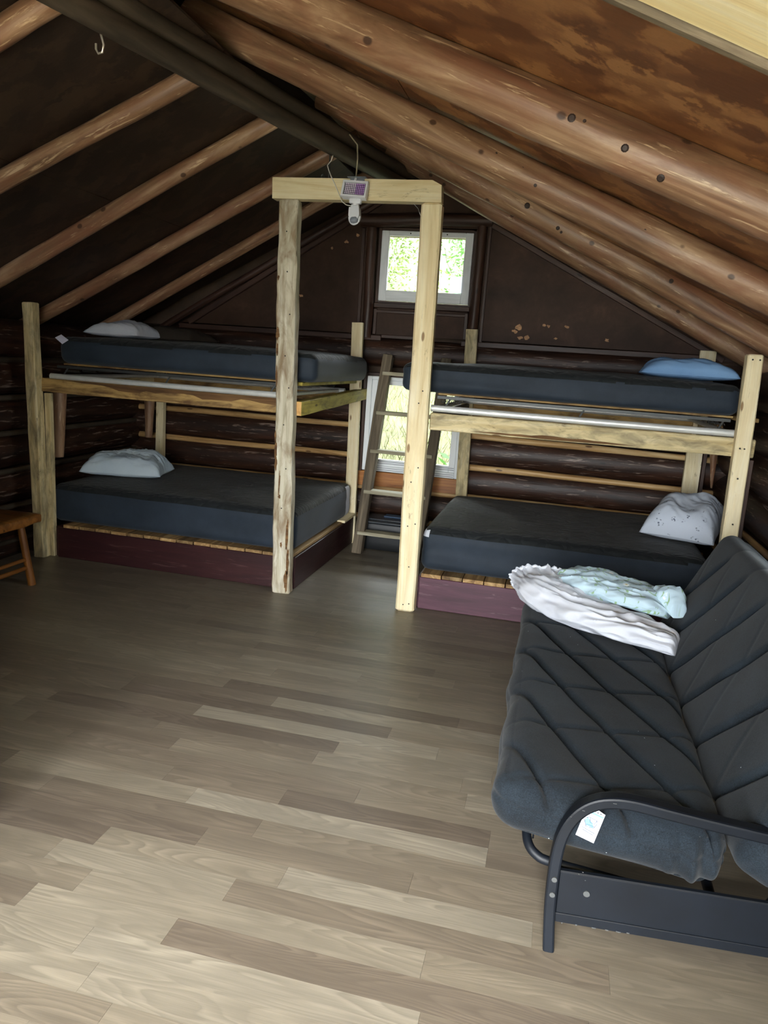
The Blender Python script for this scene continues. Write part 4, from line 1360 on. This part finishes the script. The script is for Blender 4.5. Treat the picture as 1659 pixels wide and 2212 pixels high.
ring = [sc_ + R2 @ Vector((.034 * cos(a), .0, -.012 - .046 * sin(a))) for a in [pi * i / 12 for i in range(13)]]
mb.tube(ring, .006, 6)
obj('sensor_rim', mb, M['white_plastic'], sl)
cb = [(-1.40, 4.732, 2.603), (-1.44, 4.745, 2.612), (-1.475, 4.765, 2.635), (-1.50, 4.777, 2.68), (-1.53, 4.779, 2.735), (-1.555, 4.777, 2.778), (-1.58, 4.785, 2.825), (-1.595, 4.80, 2.855), (-1.575, 4.81, 2.885), (-1.565, 4.82, 2.93)]
obj('cable', MB().tube(cb, .0032, 6), M['white_wire'], sl)
obj('cord', MB().tube([(-1.59, 4.825, 2.95), (-1.588, 4.825, 2.86), (-1.59, 4.825, 2.779)], .0045, 6), M['dark_steel'],
    label='thin dark cord hanging from the ridge behind the white cable', cat='cord')
obj('cord', MB().tube([(-1.47, 4.83, 3.045), (-1.415, 4.83, 2.985), (-1.408, 4.83, 2.9), (-1.413, 4.83, 2.779)], .0045, 6), M['wire'],
    label='pale cord hanging from the ridge to the top of the security light', cat='cord')
obj('wire', MB().tube([(-1.03, 4.84, 2.648), (-1.0, 4.845, 2.62), (-.985, 4.85, 2.585), (-.965, 4.845, 2.56)], .0014, 5), M['steel'],
    label='fine loose wire under the right end of the pine header', cat='wire')

# ================================================================== FUTON
ff = thing('futon', (.5, 3.05, 0), 'black steel futon frame with arched arms and scratched side panel', 'futon')


def arm(y0, sl, label=None):
    yy = lambda x: y0 + sl * (x - .14)
    prof = [(.149, 0), (.139, .12), (.136, .22), (.138, .31), (.146, .375), (.165, .43), (.195, .472), (.235, .499), (.285, .511), (.34, .511), (.42, .502), (.55, .489), (.75, .472),
            (.88, .462), (.94, .44), (.97, .40), (.98, .34), (.985, .2), (.99, 0)]
    # smooth the polyline
    pts = []
    P = [Vector((x, yy(x), z)) for x, z in prof]
    for i in range(len(P) - 1):
        p0, p1, p2, p3 = P[max(i - 1, 0)], P[i], P[i + 1], P[min(i + 2, len(P) - 1)]
        for k in range(4):
            t = k / 4
            pts.append(.5 * ((2 * p1) + (p2 - p0) * t + (2 * p0 - 5 * p1 + 4 * p2 - p3) * t * t + (3 * p1 - p0 - 3 * p2 + p3) * t ** 3))
    pts.append(P[-1])
    obj('arm', MB().tube(pts, .02, 12, True, 0, False, flat=(.034, .046), upv=(0, 1, 0)), M['black_metal'], ff, label=label)
    pm = MB()
    pm.beam((.152, yy(.152) + .004, .19), (.975, yy(.975) + .004, .205), .02, .145, (0, 0, 1), .004)
    side = obj('side_panel', pm, M['black_metal'], ff)
    pm = MB()
    pm.beam((.152, yy(.152) - .008, .112), (.975, yy(.975) - .008, .127), .006, .03, (0, 0, 1), .002)
    obj('panel_flange', pm, M['black_metal'], side)
    return yy, side


yy, side = arm(2.005, .055)
for (x, z) in ((.139, .245), (.1385, .195)):
    obj('bolt', MB().tube([(x, yy(x) - .02, z), (x, yy(x) - .0275, z)], .008, 12, smooth=False), M['chip'], ff)
obj('bolt', MB().tube([(.235, yy(.235) - .005, .205), (.235, yy(.235) - .010, .205)], .0095, 12, smooth=False), M['chip'], ff)
chp = MB()
for (x, z, w) in ((.215, .098, .006), (.262, .099, .012), (.30, .100, .01), (.33, .101, .014), (.36, .103, .008), (.175, .096, .004)):
    chp.box(x, x + w, yy(x) - .0118, yy(x) - .0105, z, z + .003, .0003)
for (x, z, w) in ((.16, .45, .004), (.19, .475, .008), (.27, .512, .01), (.215, .27, .004), (.205, .262, .003), (.225, .245, .003)):
    chp.box(x, x + w, yy(x) - (.0238 if z > .3 else .0068), yy(x) - (.0226 if z > .3 else .0055), z, z + .002, .0003)
obj('paint_chips', chp, M['chip'], ff, kind='stuff')
arm(4.10, 0)
dk = MB()
loop = [(.045, 3.95, .288), (.045, 3.0, .288), (.045, 2.25, .286), (.047, 2.16, .276), (.058, 2.11, .255), (.085, 2.088, .238), (.13, 2.082, .228), (.3, 2.085, .212), (.6, 2.09, .185)]
P = [Vector(p) for p in loop]
pts = []
for i in range(len(P) - 1):
    p0, p1, p2, p3 = P[max(i - 1, 0)], P[i], P[i + 1], P[min(i + 2, len(P) - 1)]
    for k in range(5):
        t = k / 5
        pts.append(.5 * ((2 * p1) + (p2 - p0) * t + (2 * p0 - 5 * p1 + 4 * p2 - p3) * t * t + (3 * p1 - p0 - 3 * p2 + p3) * t ** 3))
pts.append(P[-1])
obj('deck_tube', MB().tube(pts, .0145, 12), M['black_metal'], ff)
wires = MB()
for i in range(14):
    y = 2.2 + i * .135
    wires.tube([(.045, y, .284), (.3, y, .250), (.6, y, .215)], .0028, 5)
wires.tube([(.07, 2.14, .29), (.07, 2.14, .256)], .003, 5)
obj('deck_wires', wires, M['black_metal'], ff, kind='stuff')
obj('cross_rail', MB().tube([(.60, 2.03, .185), (.60, 4.10, .185)], .016, 10), M['black_metal'], ff)
obj('back_post', MB().tube([(.72, 2.08, .2), (.98, 2.08, .72)], .014, 10), M['black_metal'], ff)

fm = thing('futon_mattress', (.4, 3.03, .28), 'thick charcoal quilted futon mattress folded into seat and back', 'futon mattress')


def groove(val, period, width, soft=1.0):
    d = abs((val / period + .5) % 1 - .5) * period
    return math.exp(-(d / width) ** 2)


SEAT_C = Vector((.275, 3.04, .372))
SEAT_R = Matrix.Rotation(radians(5.5), 3, 'Y')
SH = (.335, 1.0, .095)


def seat_disp(p, n):
    w = SEAT_C + p
    q = p.copy()
    if n.z > -.2:
        a = max(0, min(1, (n.z + .2) / .8))
        g1 = groove(w.y + 1.8 * w.x - 3.52, .43, .024)
        g2 = groove(w.y - .35 * w.x - 3.18, .36, .012)
        fade = min(1, max(0, (w.x + .06) / .10))
        puff = .009 * abs(sin(pi * (w.y + 1.8 * w.x - 3.52) / .43)) ** .6
        q += n * a * (puff - .020 * g1 * (.25 + .75 * fade) - .007 * g2 * fade)
        q.z -= .022 * max(0, 1 - (p.x / SH[0]) ** 2) * a
    if abs(n.z) < .75:
        q -= Vector((n.x, n.y, 0)) * .006 * math.exp(-((p.z - .012) / .009) ** 2)
        if n.x < -.3:
            q += Vector((n.x, 0, 0)) * (.014 * mnoise.noise(Vector((w.y * 4, p.z * 7, 1))) + .012 * abs(sin(pi * (w.y - 3.52) / .43)))
        if n.y < -.3:
            # gathered cloth towards the back of the near end
            k = max(0, min(1, (w.x - .42) / .12))
            q.y += .016 * k * sin(w.x * 95 + p.z * 16) + .008 * mnoise.noise(Vector((w.x * 7, p.z * 9, 5)))
    q += n * .006 * mnoise.noise(w * 5.0)
    return q


mb = MB()
mb.soft(SEAT_C, SH, .085, (110, 300, 22), seat_disp, SEAT_R)
seat = obj('seat', mb, M['futon'], fm)
th_ = math.atan2(.26, .52)
BACK_R = Matrix.Rotation(th_, 3, 'Y')
BH = (.085, 1.0, .335)
BACK_C = Vector((.75, 3.03, .64)) + BACK_R @ Vector((.085, 0, .012))


def back_disp(p, n):
    q = p.copy()
    s = p.z + BH[2]
    y = BACK_C.y + p.y
    if n.x < .2:
        a = max(0, min(1, (.2 - n.x) / .8))
        g1 = groove(y + .69 * s - 3.43, .345, .018)
        g2 = groove(y - .40 * s - 3.05, .345, .012)
        fade = min(1, max(0, (.60 - s) / .10))
        puff = .008 * abs(sin(pi * (y + .69 * s - 3.43) / .345)) ** .6
        q += n * a * (puff - .020 * g1 * fade - .002 * g2 * fade)
    if n.z > .4:
        q.z -= .006 * math.exp(-((p.x - .0) / .008) ** 2)
    q += n * .007 * mnoise.noise((BACK_C + p) * 4.0)
    return q


mb = MB()
mb.soft(BACK_C, BH, .06, (18, 260, 100), back_disp, BACK_R)
obj('back', mb, M['futon'], fm)

# white mattress tag
BL_, RV, UV = Vector((.185, 2.029, .369)), Vector((.053, .001, -.017)), Vector((.0215, .003, .094))


def tpt(u, v, lift=0.):
    return BL_ + RV * u + UV * v + Vector((0, -lift, 0))


tm = MB()
tm.add([tpt(0, 0), tpt(1, 0), tpt(1, 1), tpt(.62, 1.04), tpt(0, .92), tpt(0, 0, -.0012), tpt(1, 0, -.0012), tpt(1, 1, -.0012), tpt(.62, 1.04, -.0012), tpt(0, .92, -.0012)],
       [(0, 1, 2, 3, 4), (9, 8, 7, 6, 5), (0, 5, 6, 1), (1, 6, 7, 2), (2, 7, 8, 3), (3, 8, 9, 4), (4, 9, 5, 0)])
tag_o = obj('label_tag', tm, M['white_cloth'], fm, label='white paper tag with a blue drawing of a futon')


def tquad(mbx, u0, u1, v0, v1):
    mbx.add([tpt(u0, v0, .0006), tpt(u1, v0, .0006), tpt(u1, v1, .0006), tpt(u0, v1, .0006)], [(0, 1, 2, 3)])


def tline(mbx, pts, w=.0008):
    mbx.tube([tpt(u, v, .0006) for u, v in pts], w, 4)


pb = MB()
tquad(pb, .12, .98, .86, .92)
pb.add([tpt(.14, .58, .0007), tpt(.30, .44, .0007), tpt(.70, .44, .0007), tpt(.60, .56, .0007), tpt(.24, .70, .0007)], [(0, 1, 2, 3, 4)])
obj('print', pb, M['ink_blue'], tag_o)
pg = MB()
tline(pg, [(.12, .64), (.28, .72), (.72, .72), (.78, .60), (.72, .46), (.30, .40), (.12, .60)])
tline(pg, [(.30, .40), (.30, .48), (.72, .50)])
tline(pg, [(.36, .71), (.42, .58), (.66, .58), (.72, .70)])
tline(pg, [(.14, .34), (.86, .30)])
tline(pg, [(.20, .27), (.80, .23)])
for i in range(9):   # illegible maker's line of small rounded letters
    u = .20 + i * .068
    tline(pg, [(u, .78), (u + .012, .81), (u + .036, .81), (u + .044, .785), (u + .02, .775)], .00045)
obj('print_lines', pg, M['ink_grey'], tag_o, kind='stuff')
pd = MB()
for i in range(3):
    pq = MB()
    tquad(pq, .42 + i * .16, .50 + i * .16, .95, .985)
    obj('print_mark', pq, M['ink_dark'], tag_o)
for i in range(5):
    u = .36 + i * .06
    tline(pd, [(u, .12), (u + .01, .17), (u + .03, .13), (u + .045, .15)], .0005)
obj('print_line', pd, M['ink_dark'], tag_o, kind='stuff')

# ---- bedding thrown on the far end of the futon


def cloth_roll(path, ws, hs, seed, nseg=70, nring=40, wr=.012, freq=1.0, ruffle=0., mouth=False):
    """soft bundle along a path of centre points (on the resting surface), widths ws, heights hs"""
    P = [Vector(p) for p in path]
    m = len(P) - 1

    def ev(t):
        f = t * m
        i = min(int(f), m - 1)
        u = f - i
        p0, p1, p2, p3 = P[max(i - 1, 0)], P[i], P[i + 1], P[min(i + 2, m)]
        c = .5 * ((2 * p1) + (p2 - p0) * u + (2 * p0 - 5 * p1 + 4 * p2 - p3) * u * u + (3 * p1 - p0 - 3 * p2 + p3) * u ** 3)
        us = u * u * (3 - 2 * u)
        return c, lerp(ws[i], ws[i + 1], us), lerp(hs[i], hs[i + 1], us)
    vs, gs, fs = [], [], []
    al = 0
    prev = None
    for j in range(nseg + 1):
        t = j / nseg
        c, w, h = ev(t)
        c2, _, _ = ev(min(1, t + .01))
        c1, _, _ = ev(max(0, t - .01))
        tg_ = (c2 - c1)
        tg_.z = 0
        tg_.normalize()
        s = Vector((tg_.y, -tg_.x, 0))
        if prev is not None:
            al += (c - prev).length
        prev = c
        e = min(1, min(t if not mouth else 1, 1 - t) / .05)
        if mouth:
            w *= 1 + .16 * max(0, 1 - t / .12)
            h *= 1 + .22 * max(0, 1 - t / .12)
        endf = sqrt(max(.02, 1 - (1 - e) ** 2))
        for i in range(nring):
            a = 2 * pi * i / nring
            ca, sa = cos(a), sin(a)
            x = math.copysign(abs(ca) ** .75, ca) * w / 2
            z = (math.copysign(abs(sa) ** .8, sa) * .5 + .5) * h
            q = Vector((al * 4.5 * freq + seed, x * 13 + al * 3, z * 11 + seed * 3))
            d = wr * (ridged(q) - .3) + wr * .55 * (ridged(q * 2.4) - .3)
            if ruffle:
                k = max(0, 1 - t / .24)
                d += ruffle * k ** .5 * (sin(a * 26 + 5 * mnoise.noise(Vector((t * 5, a * 1.5, seed)))) * .6 + .5 * mnoise.noise(Vector((a * 5, t * 14, seed))))
            up = max(.0, sa)
            x += ca * d
            z += d * up
            if sa < -.3:
                z = max(z, 0)
            vs.append(c + s * (x * (.55 + .45 * endf)) + Vector((0, 0, z * endf)))
            gs.append((al, x + a * .02, z))
    n = nring
    for j in range(nseg):
        for i in range(n):
            k = (i + 1) % n
            fs.append((j * n + i, j * n + k, (j + 1) * n + k, (j + 1) * n + i))
    mb = MB()
    mb.add(vs, fs, gs, True)
    for base_ in (0, nseg * n):
        cc = sum((Vector(v) for v in vs[base_:base_ + n]), Vector()) / n
        if mouth and base_ == 0:
            cc = ev(.16)[0] + Vector((0, 0, .06))
        mb.v.append(tuple(cc))
        mb.g.append(tuple(gs[base_]))
        ci = len(mb.v) - 1
        for i in range(n):
            mb.f.append((ci, base_ + i, base_ + (i + 1) % n))
            mb.sm.append(True)
            mb.mi.append(0)
    return mb


zs = .458
sheet_ = thing('fitted_sheet', (.3, 3.72, zs), 'white fitted sheet bundled with ruffled elastic end on the far end of the futon', 'sheet')
obj('folded_body', cloth_roll([(.0, 4.02, zs + .03), (.06, 3.84, zs + .012), (.2, 3.70, zs), (.42, 3.585, zs), (.66, 3.50, zs - .012)], [.27, .30, .29, .27, .20], [.12, .15, .13, .105, .075], 3,
                              90, 130, wr=.020, ruffle=.011, mouth=True), M['white_cloth'], sheet_)
hem = MB()
hc_ = Vector((.0, 4.02, zs + .03))
tv_ = Vector((.06, -.18, 0)).normalized()
sv_ = Vector((tv_.y, -tv_.x, 0))
hw_, hh_ = .27 * 1.16, .12 * 1.22
pts, rr_ = [], []
for i in range(97):
    a = 2 * pi * i / 96
    ca, sa = cos(a), sin(a)
    pts.append(hc_ + sv_ * (math.copysign(abs(ca) ** .75, ca) * hw_ / 2 * .97) + Vector((0, 0, max(.006, (math.copysign(abs(sa) ** .8, sa) * .5 + .5) * hh_ + .004 * sin(a * 23)))))
    rr_.append(.010 + .0035 * sin(a * 23))
hem.tube(pts, rr_, 8)
obj('elastic_hem', hem, M['white_cloth'], sheet_)

fl = thing('folded_sheet', (.4, 3.95, .56), 'pale blue sheet with yellow and green daisy print folded on the white sheet', 'sheet')
obj('folded_body', cloth_roll([(.14, 4.06, .545), (.26, 3.97, .55), (.42, 3.87, .55), (.56, 3.79, .545), (.645, 3.755, .53)], [.24, .34, .33, .27, .16], [.09, .105, .095, .095, .075], 8,
                              80, 90, wr=.017, freq=1.3), M['floral'], fl)
obj('bunched_corner', cloth_roll([(.60, 3.84, .56), (.64, 3.765, .565), (.675, 3.70, .55)], [.10, .13, .07], [.10, .115, .06], 12, 30, 26, wr=.018, freq=2.5), M['floral'], fl)

# ================================================================== STOOL at the left edge
st = thing('stool', (-3.62, 4.03, 0), 'varnished wooden stool with round legs in the dark left corner beside the bunk', 'stool')
mb = MB()
mb.soft((-3.63, 4.04, .462), (.29, .27, .034), .02, (16, 14, 6), lambda p, n: p + Vector((0, 0, .012 * mnoise.noise(Vector((p.x * 4, p.y * 7, 1))))))
obj('seat', mb, M['stool'], st)
for (x, y, dx, dy) in ((-3.385, 4.245, -.05, -.04), (-3.385, 3.81, -.05, .04), (-3.875, 4.245, .05, -.04), (-3.875, 3.81, .05, .04)):
    obj('leg', MB().log((x, y, 0), (x + dx, y + dy, .432), .027, .024, seed=int(abs(x * 10 + y)), seg=8, n=12, wob=.05, bow=.002), M['stool'], st)
for x in (-3.405, -3.855):
    for z, r in ((.185, .013), (.125, .015)):
        obj('stretcher', MB().log((x, 4.215, z), (x, 3.835, z), r, r, seed=int(z * 99), seg=6, n=10, wob=.04, bow=.001), M['stool'], st)

# white paper propped in the corner of the gable window
pp = MB()
pp.add([(-1.037, 6.640, UWZ0 + .092), (-.925, 6.640, UWZ0 + .092), (-.925, 6.644, UWZ0 + .232), (-1.02, 6.644, UWZ0 + .226),
        (-1.037, 6.642, UWZ0 + .092), (-.925, 6.642, UWZ0 + .092), (-.925, 6.6455, UWZ0 + .232), (-1.02, 6.6455, UWZ0 + .226)],
       [(0, 1, 2, 3), (7, 6, 5, 4), (0, 4, 5, 1), (1, 5, 6, 2), (2, 6, 7, 3), (3, 7, 4, 0)])
obj('paper_sheet', pp, M['paper'], label='blank white paper standing in the lower right corner of the gable window', cat='paper')

# ================================================================== OUTSIDE
gm = MB()
N_ = 60
vs, fs = [], []


def hill(x, y):
    z = -.25
    if y > 7.4:
        z += .50 * (y - 7.4)
    return z + .12 * mnoise.noise(Vector((x * .6, y * .6, 0))) * min(1, max(0, abs(y - 2.8) - 4.6))


for i in range(N_ + 1):
    for j in range(N_ + 1):
        x, y = -30 + 60 * i / N_, -30 + 60 * j / N_
        vs.append((x, y, hill(x, y)))
for i in range(N_):
    for j in range(N_):
        a = i * (N_ + 1) + j
        fs.append((a, a + N_ + 1, a + N_ + 2, a + 1))
gm.add(vs, fs, None, True)
obj('ground', gm, M['soil'], kind='structure', loc=(0, 0, -.25))

gb = MB()
rg = random.Random(3)
bv, bf = [], []
for i in range(9000):
    y = 7.5 + rg.random() ** 1.3 * 5.5
    x = -2.4 - (y - 7) * .25 + rg.random() * (2.6 + (y - 7) * .3)
    z = hill(x, y)
    a = rg.uniform(0, pi)
    hgt = rg.uniform(.08, .26)
    lx, ly = rg.uniform(-.12, .12), rg.uniform(-.12, .06)
    w = rg.uniform(.003, .007)
    b = len(bv)
    bv += [(x - cos(a) * w, y - sin(a) * w, z), (x + cos(a) * w, y + sin(a) * w, z), (x + lx, y + ly, z + hgt)]
    bf.append((b, b + 1, b + 2))
gb.add(bv, bf)
obj('grass', gb, M['blade'], label='straw coloured grass on the bank outside the lower window', cat='grass', kind='stuff')


def shrub(x, y, hgt, wid, seed, mat, label, nl=900, ls=.07):
    z = hill(x, y)
    t = thing('shrub', (x, y, z), label, 'shrub', 'shrubs outside the windows')
    rr = random.Random(seed)
    tips = []
    br_ = MB()
    for i in range(9):
        p = Vector((x + rr.uniform(-.1, .1), y, z - .05))
        d = Vector((rr.uniform(-1, 1) * wid * .5, rr.uniform(-.5, .5) * wid * .5, hgt * rr.uniform(.6, 1)))
        pts = [p + d * (k / 6) + Vector((rr.uniform(-.05, .05), rr.uniform(-.05, .05), 0)) * k * .4 for k in range(7)]
        br_.tube(pts, [.022 * (1 - k / 8) for k in range(7)], 6)
        tips += pts[2:]
    obj('branches', br_, M['bark'], t)
    lv, lf = [], []
    for i in range(nl):
        c = rr.choice(tips) + Vector((rr.gauss(0, .22), rr.gauss(0, .22), rr.gauss(0, .18)))
        u = Vector((rr.uniform(-1, 1), rr.uniform(-1, 1), rr.uniform(-.6, .6))).normalized()
        v = u.cross(Vector((rr.uniform(-1, 1), rr.uniform(-1, 1), rr.uniform(-1, 1)))).normalized()
        s = ls * rr.uniform(.6, 1.3)
        b = len(lv)
        lv += [c - u * s, c + v * s * .45, c + u * s, c - v * s * .45]
        lf.append((b, b + 1, b + 2, b + 3))
    lm = MB()
    lm.add(lv, lf)
    obj('leaves', lm, M[mat], t, kind='stuff')


shrub(-2.3, 10.6, 2.1, 1.6, 1, 'leaf', 'bare pale-branched shrub seen through the left half of the gable window', 700, .03)
shrub(-1.2, 12.2, 2.4, 1.8, 2, 'leaf2', 'leafy green shrub seen through the right half of the gable window', 4500, .038)
shrub(-3.4, 13.2, 2.8, 2.2, 3, 'leaf', 'yellow green shrub higher up the bank behind the gable window', 4500, .04)
shrub(-1.9, 15.2, 3.0, 2.6, 4, 'leaf2', 'green shrub at the top of the bank behind the gable window', 4500, .05)
shrub(-4.8, 16.5, 3.4, 3.0, 5, 'leaf', 'pale green bush at the far left of the bank', 3500, .06)
shrub(-.98, 8.15, .55, .45, 6, 'leaf2', 'low bright green plant outside the right side of the lower window', 160, .06)
